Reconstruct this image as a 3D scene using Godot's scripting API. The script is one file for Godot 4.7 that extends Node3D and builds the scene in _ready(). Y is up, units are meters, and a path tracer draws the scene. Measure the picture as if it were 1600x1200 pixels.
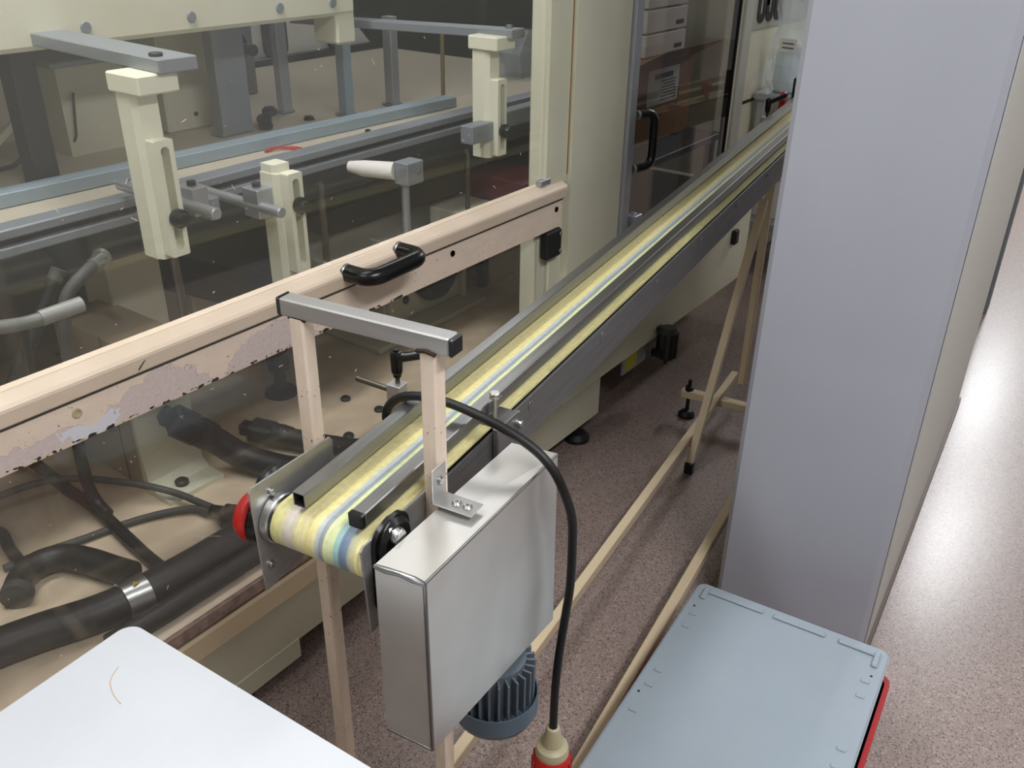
extends Node3D

var S: SurfaceTool
var off := {}          # node -> where its origin lies in the axes of its thing
var uses_uv := false
var grp := 0
var M := {}

# ------------------------------------------------------------------ mesh helpers
func begin(with_uv := false):
	S = SurfaceTool.new()
	S.begin(Mesh.PRIMITIVE_TRIANGLES)
	uses_uv = with_uv
	grp = 0

func tri(a: Vector3, b: Vector3, c: Vector3, out: Vector3, g := -1, ua := Vector2.ZERO, ub := Vector2.ZERO, uc := Vector2.ZERO):
	S.set_smooth_group(g if g >= 0 else 0xFFFFFFFF)
	if (a - c).cross(a - b).dot(out) < 0.0:
		var t := b
		b = c
		c = t
		var tu := ub
		ub = uc
		uc = tu
	if uses_uv: S.set_uv(ua)
	S.add_vertex(a)
	if uses_uv: S.set_uv(ub)
	S.add_vertex(b)
	if uses_uv: S.set_uv(uc)
	S.add_vertex(c)

func quad(a: Vector3, b: Vector3, c: Vector3, d: Vector3, out: Vector3, g := -1):
	tri(a, b, c, out, g)
	tri(a, c, d, out, g)

func quad_uv(a: Vector3, b: Vector3, c: Vector3, d: Vector3, out: Vector3, u0: Vector2, u1: Vector2, g := -1):
	tri(a, b, c, out, g, u0, Vector2(u1.x, u0.y), u1)
	tri(a, c, d, out, g, u0, u1, Vector2(u0.x, u1.y))

# a box with chamfered edges
func box(c: Vector3, size: Vector3, bev := 0.0015, bas := Basis()):
	var h := size * 0.5
	var b: float = minf(bev, minf(h.x, minf(h.y, h.z)) * 0.8)
	var p := func(axis: int, s: Vector3) -> Vector3:
		var v := Vector3(h.x - b, h.y - b, h.z - b)
		v[axis] = h[axis]
		return c + bas * (v * s)
	for i in 3:
		var j: int = (i + 1) % 3
		var k: int = (i + 2) % 3
		for s in [-1.0, 1.0]:
			var q: Array = []
			for w in [[-1, -1], [1, -1], [1, 1], [-1, 1]]:
				var sg := Vector3.ONE
				sg[i] = s
				sg[j] = w[0]
				sg[k] = w[1]
				q.append(p.call(i, sg))
			var n := Vector3.ZERO
			n[i] = s
			quad(q[0], q[1], q[2], q[3], bas * n)
			if b < 1e-6: continue
			for s2 in [-1.0, 1.0]:
				var sa := Vector3.ONE
				sa[i] = s
				sa[j] = s2
				sa[k] = -1
				var sb := sa
				sb[k] = 1
				var n2 := Vector3.ZERO
				n2[i] = s
				n2[j] = s2
				quad(p.call(i, sa), p.call(i, sb), p.call(j, sb), p.call(j, sa), bas * n2)
	if b < 1e-6: return
	for x in [-1.0, 1.0]:
		for y in [-1.0, 1.0]:
			for z in [-1.0, 1.0]:
				var s3 := Vector3(x, y, z)
				tri(p.call(0, s3), p.call(1, s3), p.call(2, s3), bas * s3)

# a box given by its two corners
func bx(lo: Vector3, hi: Vector3, bev := 0.0015):
	box((lo + hi) * 0.5, (hi - lo).abs(), bev)

# a bar of rectangular section from a to b; up tells how it is turned
func bar(a: Vector3, b: Vector3, w: float, h: float, up := Vector3.UP, bev := 0.002):
	var z := (b - a).normalized()
	var x := up.cross(z).normalized()
	var y := z.cross(x)
	box((a + b) * 0.5, Vector3(w, h, a.distance_to(b)), bev, Basis(x, y, z))

func spline(pts: Array, n := 6) -> Array:
	var r: Array = []
	for i in pts.size() - 1:
		var p0: Vector3 = pts[maxi(i - 1, 0)]
		var p1: Vector3 = pts[i]
		var p2: Vector3 = pts[i + 1]
		var p3: Vector3 = pts[mini(i + 2, pts.size() - 1)]
		for k in n:
			r.append(p1.cubic_interpolate(p2, p0, p3, float(k) / n))
	r.append(pts[-1])
	return r

func tube(pts: Array, rad, n := 12, caps := true):
	grp += 1
	var g := grp
	var rings: Array = []
	var x := Vector3.ZERO
	for i in pts.size():
		var d: Vector3 = (pts[mini(i + 1, pts.size() - 1)] - pts[maxi(i - 1, 0)]).normalized()
		if x == Vector3.ZERO:
			x = d.cross(Vector3.UP if absf(d.y) < 0.9 else Vector3.RIGHT).normalized()
		x = (x - d * x.dot(d)).normalized()
		var y := d.cross(x)
		var r: float = rad[i] if rad is Array else rad
		var ring: Array = []
		for k in n:
			var a := TAU * k / n
			ring.append(pts[i] + (x * cos(a) + y * sin(a)) * r)
		rings.append(ring)
	for i in pts.size() - 1:
		for k in n:
			var k2 := (k + 1) % n
			var mid: Vector3 = (rings[i][k] + rings[i + 1][k2]) * 0.5 - (pts[i] + pts[i + 1]) * 0.5
			quad(rings[i][k], rings[i][k2], rings[i + 1][k2], rings[i + 1][k], mid, g)
	if caps:
		for e in [0, pts.size() - 1]:
			var dir: Vector3 = (pts[0] - pts[1]) if e == 0 else (pts[-1] - pts[-2])
			for k in n:
				tri(pts[e], rings[e][k], rings[e][(k + 1) % n], dir)

# profile of (radius, height) turned about an axis
func lathe(prof: Array, at: Vector3, axis := Vector3.UP, n := 24, sharp := true):
	var x := axis.cross(Vector3.UP if absf(axis.normalized().y) < 0.9 else Vector3.RIGHT).normalized()
	var z := axis.normalized()
	var y := z.cross(x)
	for i in prof.size() - 1:
		if sharp or i == 0: grp += 1
		var p: Vector2 = prof[i]
		var q: Vector2 = prof[i + 1]
		for k in n:
			var a := TAU * k / n
			var b := TAU * (k + 1) / n
			var da := x * cos(a) + y * sin(a)
			var db := x * cos(b) + y * sin(b)
			var out := (da + db) * (q.y - p.y) - z * (q.x - p.x) * 2.0
			quad(at + z * p.y + da * p.x, at + z * p.y + db * p.x, at + z * q.y + db * q.x, at + z * q.y + da * q.x, out, grp)

func cyl(a: Vector3, b: Vector3, r: float, n := 16, bev := 0.0):
	var l := a.distance_to(b)
	if bev > 0.0:
		lathe([Vector2(0, 0), Vector2(r - bev, 0), Vector2(r, bev), Vector2(r, l - bev), Vector2(r - bev, l), Vector2(0, l)], a, b - a, n)
	else:
		lathe([Vector2(0, 0), Vector2(r, 0), Vector2(r, l), Vector2(0, l)], a, b - a, n)

func hexbolt(at: Vector3, axis: Vector3, r: float, h: float):
	lathe([Vector2(0, 0), Vector2(r * 1.25, 0), Vector2(r * 1.25, h * 0.18), Vector2(r, h * 0.2), Vector2(r, h * 0.85), Vector2(r * 0.86, h), Vector2(0, h)], at, axis, 6)

# a polygon (x along u, y along v) pushed along w
func prism(poly: Array, o: Vector3, u: Vector3, v: Vector3, w: Vector3, smooth := false):
	var pl := PackedVector2Array(poly)
	var idx := Geometry2D.triangulate_polygon(pl)
	var p := func(q: Vector2) -> Vector3: return o + u * q.x + v * q.y
	for i in range(0, idx.size(), 3):
		var a: Vector3 = p.call(pl[idx[i]])
		var b: Vector3 = p.call(pl[idx[i + 1]])
		var c: Vector3 = p.call(pl[idx[i + 2]])
		tri(a, b, c, -w)
		tri(a + w, b + w, c + w, w)
	var area := 0.0
	for i in pl.size():
		area += pl[i].cross(pl[(i + 1) % pl.size()])
	grp += 1
	for i in pl.size():
		var q0 := pl[i]
		var q1 := pl[(i + 1) % pl.size()]
		var e := q1 - q0
		var nn := Vector2(e.y, -e.x) * signf(area)
		var a2: Vector3 = p.call(q0)
		var b2: Vector3 = p.call(q1)
		quad(a2, b2, b2 + w, a2 + w, u * nn.x + v * nn.y, grp if smooth else -1)

# a ring between two loops with equally many points
func ring(outer: Array, inner: Array, o: Vector3, u: Vector3, v: Vector3, w: Vector3):
	var p := func(q: Vector2) -> Vector3: return o + u * q.x + v * q.y
	var n := outer.size()
	var mid := Vector2.ZERO
	for q in inner: mid += q / n
	for i in n:
		var j := (i + 1) % n
		var a: Vector3 = p.call(outer[i])
		var b: Vector3 = p.call(outer[j])
		var c: Vector3 = p.call(inner[j])
		var d: Vector3 = p.call(inner[i])
		quad(a, b, c, d, -w)
		quad(a + w, b + w, c + w, d + w, w)
		var m: Vector3 = p.call(mid)
		quad(a, b, b + w, a + w, (a + b) * 0.5 - m)
		quad(d, c, c + w, d + w, m - (c + d) * 0.5)

func rrect(lo: Vector2, hi: Vector2, r: float, n := 5) -> Array:
	var a: Array = []
	var cs := [Vector2(hi.x - r, hi.y - r), Vector2(lo.x + r, hi.y - r), Vector2(lo.x + r, lo.y + r), Vector2(hi.x - r, lo.y + r)]
	for q in 4:
		for k in n + 1:
			var t := (q + float(k) / n) * PI / 2
			a.append(cs[q] + Vector2(cos(t), sin(t)) * r)
	return a

# ------------------------------------------------------------------ node helpers
func thing(called: String, label: String, category: String, at := Vector3.ZERO, turn := 0.0, group := "") -> Node3D:
	var o := Node3D.new()
	o.name = called
	add_child(o, true)
	o.position = at
	o.rotation.y = turn
	off[o] = at if turn == 0.0 else Vector3.ZERO
	tag(o, label, category, group)
	return o

func tag(o: Node3D, label: String, category: String, group := ""):
	o.set_meta("label", label)
	o.set_meta("category", category)
	if group != "": o.set_meta("group", group)

# closes the mesh under construction as one named part
func part(called: String, m: Material, parent: Node3D = self, label := "") -> MeshInstance3D:
	S.generate_normals()
	var raw := S.commit()
	var c := raw.get_aabb().get_center()
	var s2 := SurfaceTool.new()
	s2.append_from(raw, 0, Transform3D(Basis(), -c))
	var o := MeshInstance3D.new()
	o.mesh = s2.commit()
	o.material_override = m
	o.name = called
	parent.add_child(o, true)
	o.position = c - off.get(parent, Vector3.ZERO)
	off[o] = c
	if label != "": o.set_meta("label", label)
	return o

func struct(called: String, m: Material) -> MeshInstance3D:
	var o := part(called, m)
	o.set_meta("kind", "structure")
	return o

# ------------------------------------------------------------------ materials
func mat(c: Color, rough := 0.5, metal := 0.0) -> StandardMaterial3D:
	var m := StandardMaterial3D.new()
	m.albedo_color = c
	m.roughness = rough
	m.metallic = metal
	return m

func tri_tex(m: StandardMaterial3D, tex: Texture2D, sc: Vector3, world := false):
	m.albedo_texture = tex
	m.uv1_triplanar = true
	m.uv1_world_triplanar = world
	m.uv1_scale = sc

func noise_tex(sd: int, freq: float, lo: Color, hi: Color, size := 256, oct := 4) -> NoiseTexture2D:
	var f := FastNoiseLite.new()
	f.seed = sd
	f.frequency = freq
	f.fractal_octaves = oct
	var t := NoiseTexture2D.new()
	t.width = size
	t.height = size
	t.seamless = true
	t.noise = f
	var g := Gradient.new()
	g.set_color(0, lo)
	g.set_color(1, hi)
	t.color_ramp = g
	return t

func image_tex(w: int, h: int, f: Callable) -> ImageTexture:
	var d := PackedByteArray()
	d.resize(w * h * 3)
	for y in h:
		for x in w:
			var c: Color = f.call(x, y)
			var i := (y * w + x) * 3
			d[i] = int(clampf(c.r, 0, 1) * 255)
			d[i + 1] = int(clampf(c.g, 0, 1) * 255)
			d[i + 2] = int(clampf(c.b, 0, 1) * 255)
	var im := Image.create_from_data(w, h, false, Image.FORMAT_RGB8, d)
	im.generate_mipmaps()
	return ImageTexture.create_from_image(im)

func glass(c: Color, rough := 0.06) -> StandardMaterial3D:
	var m := mat(c, rough)
	m.transparency = BaseMaterial3D.TRANSPARENCY_ALPHA
	return m

func make_materials():
	var grime := noise_tex(3, 0.006, Color(0.95, 0.945, 0.93), Color(1, 1, 1), 512, 3)
	var streak := noise_tex(5, 0.02, Color(0.90, 0.90, 0.90), Color(1, 1, 1), 512, 4)
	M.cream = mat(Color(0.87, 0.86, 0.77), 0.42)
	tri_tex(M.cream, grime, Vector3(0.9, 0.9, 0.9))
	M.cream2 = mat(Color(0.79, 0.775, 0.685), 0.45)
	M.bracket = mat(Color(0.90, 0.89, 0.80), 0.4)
	M.bed = mat(Color(0.90, 0.82, 0.71), 0.5)
	tri_tex(M.bed, noise_tex(11, 0.010, Color(0.88, 0.865, 0.84), Color(1, 1, 1), 512, 5), Vector3(1.3, 1.3, 1.3))
	M.pink = mat(Color(0.95, 0.87, 0.785), 0.36)
	tri_tex(M.pink, grime, Vector3(2, 2, 2))
	M.post = mat(Color(0.92, 0.84, 0.76), 0.4)
	M.stand = mat(Color(0.88, 0.80, 0.67), 0.42)
	M.mauve = mat(Color(0.74, 0.645, 0.59), 0.5)
	tri_tex(M.mauve, noise_tex(17, 0.03, Color(0.7, 0.68, 0.7), Color(1, 1, 1), 256), Vector3(3, 3, 3))
	M.steel = mat(Color(0.74, 0.735, 0.73), 0.42, 0.75)
	tri_tex(M.steel, noise_tex(61, 0.01, Color(0.90, 0.895, 0.89), Color(1, 1, 1), 256, 4), Vector3(1.2, 12, 4))
	M.rail = mat(Color(0.60, 0.595, 0.59), 0.36, 0.95)
	tri_tex(M.rail, streak, Vector3(9, 9, 0.35))
	M.sheet = mat(Color(0.56, 0.55, 0.545), 0.5, 0.8)
	tri_tex(M.sheet, streak, Vector3(6, 6, 0.4))
	M.cover = mat(Color(0.89, 0.88, 0.86), 0.36, 0.74)
	tri_tex(M.cover, noise_tex(23, 0.006, Color(0.93, 0.925, 0.92), Color(1, 1, 1), 512, 3), Vector3(1.5, 1.5, 1.5))
	M.chrome = mat(Color(0.70, 0.70, 0.69), 0.30, 0.95)
	M.weld = mat(Color(0.62, 0.62, 0.62), 0.3, 1.0)
	M.alu = mat(Color(0.72, 0.73, 0.75), 0.42, 0.75)
	M.alu_grey = mat(Color(0.56, 0.58, 0.60), 0.45, 0.35)
	M.bluegrey = mat(Color(0.58, 0.64, 0.67), 0.5, 0.15)
	M.darksteel = mat(Color(0.25, 0.245, 0.24), 0.45, 0.8)
	M.rod = mat(Color(0.45, 0.43, 0.40), 0.3, 1.0)
	M.black = mat(Color(0.035, 0.036, 0.038), 0.28)
	M.rubber = mat(Color(0.05, 0.05, 0.052), 0.5)
	M.hose = mat(Color(0.05, 0.05, 0.056), 0.5)
	M.greyhose = mat(Color(0.27, 0.265, 0.25), 0.6)
	M.dark = mat(Color(0.10, 0.10, 0.095), 0.7)
	M.darkgreen = mat(Color(0.20, 0.20, 0.17), 0.7)
	M.red = mat(Color(0.70, 0.085, 0.06), 0.45)
	M.redplug = mat(Color(0.72, 0.10, 0.09), 0.4)
	M.ivory = mat(Color(0.72, 0.68, 0.55), 0.45)
	M.table = mat(Color(0.80, 0.81, 0.83), 0.35)
	tri_tex(M.table, noise_tex(31, 0.01, Color(0.975, 0.975, 0.98), Color(1, 1, 1), 256), Vector3(1.5, 1.5, 1.5))
	M.edge = mat(Color(0.25, 0.24, 0.23), 0.6)
	M.mark = mat(Color(0.80, 0.66, 0.55), 0.6)
	M.crate = mat(Color(0.60, 0.64, 0.675), 0.42)
	tri_tex(M.crate, noise_tex(37, 0.012, Color(0.975, 0.98, 0.985), Color(1, 1, 1), 512, 4), Vector3(1.2, 1.2, 1.2))
	M.redcrate = mat(Color(0.62, 0.05, 0.07), 0.4)
	M.pillar = mat(Color(0.665, 0.672, 0.71), 0.5)
	tri_tex(M.pillar, noise_tex(41, 0.008, Color(0.965, 0.965, 0.97), Color(1, 1, 1), 256), Vector3(0.8, 0.8, 0.8))
	M.white = mat(Color(0.86, 0.855, 0.83), 0.5)
	M.ceil = mat(Color(0.85, 0.85, 0.84), 0.8)
	M.greytrim = mat(Color(0.42, 0.44, 0.46), 0.5)
	M.motor = mat(Color(0.36, 0.42, 0.47), 0.45, 0.2)
	M.fin = mat(Color(0.42, 0.46, 0.50), 0.45, 0.4)
	M.cardboard = mat(Color(0.60, 0.44, 0.30), 0.8)
	M.paper = mat(Color(0.90, 0.88, 0.85), 0.7)
	M.ink = mat(Color(0.05, 0.05, 0.055), 0.6)
	M.yellow = mat(Color(0.72, 0.66, 0.16), 0.5)
	M.acrylic = glass(Color(0.74, 0.74, 0.70, 0.05), 0.05)
	M.tinted = glass(Color(0.14, 0.125, 0.115, 0.34), 0.03)
	M.film = glass(Color(0.88, 0.91, 0.93, 0.34), 0.14)
	M.lamp = mat(Color(1, 1, 1), 0.6)
	M.lamp.emission_enabled = true
	M.lamp.emission = Color(0.98, 0.99, 1.0)
	M.lamp.emission_energy_multiplier = 3.0
	# speckled floor coating
	var rng := RandomNumberGenerator.new()
	rng.seed = 7
	var n := 1024
	var d := PackedByteArray()
	d.resize(n * n * 3)
	for i in n * n:
		var v := 0.9 + rng.randf() * 0.14
		d[i * 3] = int(150 * v)
		d[i * 3 + 1] = int(131 * v)
		d[i * 3 + 2] = int(125 * v)
	for k in 26000:
		var cx := rng.randi() % n
		var cy := rng.randi() % n
		var w := 2 + rng.randi() % 4
		var hh := 2 + rng.randi() % 4
		var pick := rng.randf()
		var c := Vector3(92, 78, 71) if pick < 0.4 else (Vector3(120, 105, 97) if pick < 0.7 else Vector3(172, 156, 148))
		for yy in hh:
			for xx in w:
				var i2 := (((cy + yy) % n) * n + (cx + xx) % n) * 3
				d[i2] = int(c.x)
				d[i2 + 1] = int(c.y)
				d[i2 + 2] = int(c.z)
	var im := Image.create_from_data(n, n, false, Image.FORMAT_RGB8, d)
	im.generate_mipmaps()
	M.floor = mat(Color(1, 1, 1), 0.38)
	M.floor.clearcoat_enabled = true
	M.floor.clearcoat = 0.5
	M.floor.clearcoat_roughness = 0.24
	tri_tex(M.floor, ImageTexture.create_from_image(im), Vector3(1.25, 1.25, 1.25), true)
	var fb := noise_tex(51, 0.035, Color(0, 0, 0), Color(1, 1, 1), 512, 3)
	M.floor.heightmap_enabled = true
	M.floor.heightmap_texture = fb
	M.floor.heightmap_scale = 0.03
	# belt with its lengthwise stripes
	var st := FastNoiseLite.new()
	st.seed = 9
	st.frequency = 0.05
	var stops := [[0.0, Color(0.80, 0.77, 0.52)], [0.10, Color(0.82, 0.79, 0.56)], [0.14, Color(0.80, 0.76, 0.70)], [0.24, Color(0.80, 0.76, 0.70)], [0.28, Color(0.87, 0.83, 0.58)], [0.345, Color(0.86, 0.81, 0.64)], [0.38, Color(0.86, 0.81, 0.56)], [0.462, Color(0.88, 0.84, 0.60)],
		[0.485, Color(0.74, 0.75, 0.75)], [0.515, Color(0.70, 0.72, 0.73)], [0.525, Color(0.56, 0.59, 0.60)], [0.560, Color(0.58, 0.61, 0.60)], [0.568, Color(0.82, 0.84, 0.64)], [0.66, Color(0.82, 0.84, 0.64)],
		[0.68, Color(0.58, 0.72, 0.70)], [0.72, Color(0.60, 0.74, 0.72)], [0.735, Color(0.42, 0.49, 0.58)], [0.80, Color(0.45, 0.51, 0.58)], [0.83, Color(0.70, 0.70, 0.60)], [0.88, Color(0.82, 0.78, 0.60)], [0.90, Color(0.89, 0.85, 0.62)], [0.97, Color(0.88, 0.84, 0.61)], [1.0, Color(0.62, 0.60, 0.45)]]
	M.belt = mat(Color(1, 1, 1), 0.5)
	M.belt.albedo_texture = image_tex(256, 1024, func(x, y):
		var u: float = x / 255.0
		u += st.get_noise_2d(x * 0.3, y * 0.08) * 0.012
		var c: Color = stops[-1][1]
		for k in stops.size() - 1:
			if u < stops[k + 1][0]:
				var t0: float = stops[k][0]
				var t1: float = stops[k + 1][0]
				var ca: Color = stops[k][1]
				c = ca.lerp(stops[k + 1][1], clampf((u - t0) / (t1 - t0), 0, 1))
				break
		var v: float = 1.02 + st.get_noise_2d(x * 2.5, y * 0.12) * 0.06 + st.get_noise_2d(x * 1.0 + 500, y * 1.2) * 0.06 + (st.get_noise_2d(x * 9.0, y * 0.1) * 0.22 if u > 0.86 else 0.0)
		return c * v)
	# chipped paint of the guard beam: u runs along it, v across its face
	var pn := FastNoiseLite.new()
	pn.seed = 14
	pn.frequency = 0.025
	pn.fractal_octaves = 5
	M.chipped = mat(Color(1, 1, 1), 0.42)
	M.chipped.albedo_texture = image_tex(2048, 96, func(x, y):
		var along: float = x / 2048.0 * 1.85    # metres from the near end
		var up: float = 1.0 - y / 95.0            # 0 at the lower edge
		var c := Color(0.93, 0.85, 0.775) * (0.985 + 0.03 * pn.get_noise_2d(x * 0.4, y))
		var q := pn.get_noise_2d(x * 0.9, y * 0.9)
		var reach := 0.0
		if along > 0.10 and along < 1.0:
			reach = 0.85 * exp(-pow((along - 0.57) / 0.09, 4)) + 0.8 * exp(-pow((along - 0.83) / 0.10, 4)) + 0.40 * exp(-pow((along - 0.33) / 0.14, 4))
		var e: float = reach + q * 0.30 - up
		if e > 0.0 and reach > 0.08:
			c = Color(0.845, 0.775, 0.755) * (0.995 + 0.04 * pn.get_noise_2d(x * 3.0, y * 3.0))
		elif e > -0.012 and reach > 0.08:
			c = Color(0.72, 0.63, 0.60)
		if absf(along - 0.44) < 0.045 + 0.03 * q and up < 0.32 + q * 0.2:
			c = Color(0.87, 0.86, 0.89)
		var edge := pn.get_noise_2d(x * 1.6, 300.0 + y * 1.6)
		if up < 0.055 + 0.05 * edge and along < 1.2 and edge > -0.15:
			c = Color(0.22, 0.17, 0.16) if edge > 0.10 else Color(0.86, 0.79, 0.66)
		if pn.get_noise_2d(x * 3.0 + 900, y * 3.0) > 0.60:
			c = Color(0.36, 0.27, 0.22)
		return c)
	# posts with a few chips
	M.chippost = mat(Color(1, 1, 1), 0.4)
	tri_tex(M.chippost, image_tex(512, 512, func(x, y):
		var c := Color(0.92, 0.84, 0.765) * (0.98 + 0.03 * pn.get_noise_2d(x * 0.5, y * 0.5))
		if pn.get_noise_2d(x * 2.5 + 70, y * 1.1) > 0.60:
			c = Color(0.35, 0.12, 0.09)
		return c), Vector3(3, 3, 3))

# ------------------------------------------------------------------ the room
func lamp_panel(at: Vector3, size: Vector2, power: float, where: String):
	var t := thing("ceiling_lamp", "long flush ceiling lamp " + where, "lamp", at, 0.0, "flush lamps along the ceiling")
	begin()
	ring(rrect(-size / 2 - Vector2(0.03, 0.03), size / 2 + Vector2(0.03, 0.03), 0.01), rrect(-size / 2, size / 2, 0.01), at + Vector3(0, -0.05, 0), Vector3.RIGHT, Vector3.FORWARD, Vector3(0, 0.05, 0))
	part("frame", M.white, t)
	begin()
	bx(at + Vector3(-size.x / 2, -0.035, -size.y / 2), at + Vector3(size.x / 2, -0.005, size.y / 2), 0.002)
	part("diffuser", M.lamp, t)
	var l := AreaLight3D.new()
	l.name = "lamp_light"
	l.area_size = size
	l.light_color = Color(0.98, 0.99, 1.0)
	l.light_energy = power
	l.area_range = 20.0
	l.area_attenuation = 2.0
	l.shadow_enabled = true
	l.rotation_degrees = Vector3(-90, 0, 0)
	l.position = Vector3(0, -0.06, 0)
	t.add_child(l)

func build_room():
	begin()
	bx(Vector3(-5.2, -0.1, -12.2), Vector3(3.2, 0, 3.7), 0.0)
	struct("floor", M.floor)
	begin()
	bx(Vector3(-5.2, 2.95, -12.2), Vector3(3.2, 3.05, 3.7), 0.0)
	struct("ceiling", M.ceil)
	begin()
	bx(Vector3(-5.2, 0, -12.2), Vector3(-5.0, 2.95, 3.7), 0.0)
	struct("wall_left", M.white)
	begin()
	bx(Vector3(3.0, 0, -12.2), Vector3(3.2, 2.95, 3.7), 0.0)
	struct("wall_right", M.white)
	begin()
	bx(Vector3(-5.0, 0, -12.2), Vector3(3.0, 2.95, -12.0), 0.0)
	struct("wall_far", M.white)
	begin()
	bx(Vector3(-5.0, 0, 3.5), Vector3(3.0, 2.95, 3.7), 0.0)
	struct("wall_near", M.white)
	# the partition beside the conveyor: its end face looks at the camera
	var yaw := deg_to_rad(4.6)
	var b := Basis(Vector3.UP, yaw)
	var c := b * Vector3(0, 0, -1)
	var o := Vector3(-0.262, 0, -1.80)
	begin()
	var u := b * Vector3.LEFT
	prism([Vector2(0.012, 0), Vector2(0.352, 0), Vector2(0.364, 0.012), Vector2(0.364, 1.52), Vector2(0, 1.52), Vector2(0, 0.012)], o, u, c, Vector3(0, 2.95, 0))
	struct("wall_middle", M.pillar)
	begin()
	prism([Vector2(-0.004, 0.030), Vector2(-0.001, 0.030), Vector2(-0.001, 1.518), Vector2(-0.004, 1.518)], o + Vector3(0, 0.001, 0), u, c, Vector3(0, 2.94, 0))
	struct("trim_1", mat(Color(0.76, 0.755, 0.735), 0.4))
	begin()
	prism([Vector2(-0.012, 0.0), Vector2(-0.004, 0.0), Vector2(-0.004, 1.52), Vector2(-0.012, 1.52)], o + Vector3(0, 0.0, 0) - u * 0.0, u, c, Vector3(0, 0.035, 0))
	struct("baseboard_right", mat(Color(0.36, 0.30, 0.27), 0.45))
	begin()
	box(Vector3(-0.562, 1.473, -4.34), Vector3(0.16, 2.945, 0.12), 0.004, b)
	struct("trim_2", M.greytrim)
	for l in LAMPS:
		lamp_panel(l[0], Vector2(0.30, 1.5), l[1] * LAMP, l[2])

const LAMP := 9.0
const LAMPS := [[Vector3(0.75, 2.94, -0.5), 0.85, "above the aisle right of the conveyor"], [Vector3(-0.9, 2.94, 1.6), 0.22, "behind the camera over the white table"], [Vector3(0.9, 2.94, -3.4), 0.38, "above the passage right of the partition wall"], [Vector3(-1.58, 2.94, -0.6), 0.45, "over the front of the machine enclosure"], [Vector3(-2.7, 2.94, -3.5), 0.22, "over the rear of the machine enclosure"], [Vector3(-0.62, 2.94, -6.6), 1.0, "first one beyond the partition wall"], [Vector3(-0.9, 2.94, -9.4), 1.0, "farthest one near the far wall"]]

# ------------------------------------------------------------------ the conveyor: x across (right positive), z against the running direction
const CX := Vector3(-0.6631, 0, -0.7669)

func lever(p: Node3D, at: Vector3, dir: Vector3):
	begin()
	lathe([Vector2(0, 0), Vector2(0.0065, 0), Vector2(0.0075, 0.006), Vector2(0.009, 0.008), Vector2(0.0105, 0.04), Vector2(0.009, 0.045), Vector2(0, 0.046)], at, Vector3.UP, 18)
	tube([at + Vector3(0, 0.034, 0), at + Vector3(0, 0.037, 0) + dir * 0.02, at + Vector3(0, 0.046, 0) + dir * 0.055, at + Vector3(0, 0.05, 0) + dir * 0.064], [0.009, 0.0075, 0.0085, 0.004], 12)
	cyl(at + Vector3(0, 0.045, 0), at + Vector3(0, 0.048, 0), 0.005, 6)
	var lv := part("clamp_lever", M.black, p)
	begin()
	cyl(at + Vector3(0, -0.02, 0), at + Vector3(0, 0.002, 0), 0.004, 12)
	part("stud", M.rod, lv)

# the running line rises gently towards its far end
func tilt(o: Node3D):
	var p := Vector3(0, 0.89, 0.05)
	var b := Basis(Vector3.RIGHT, RISE)
	o.transform = Transform3D(b, p + b * (o.position - p))

const RISE := 0.025

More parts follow.
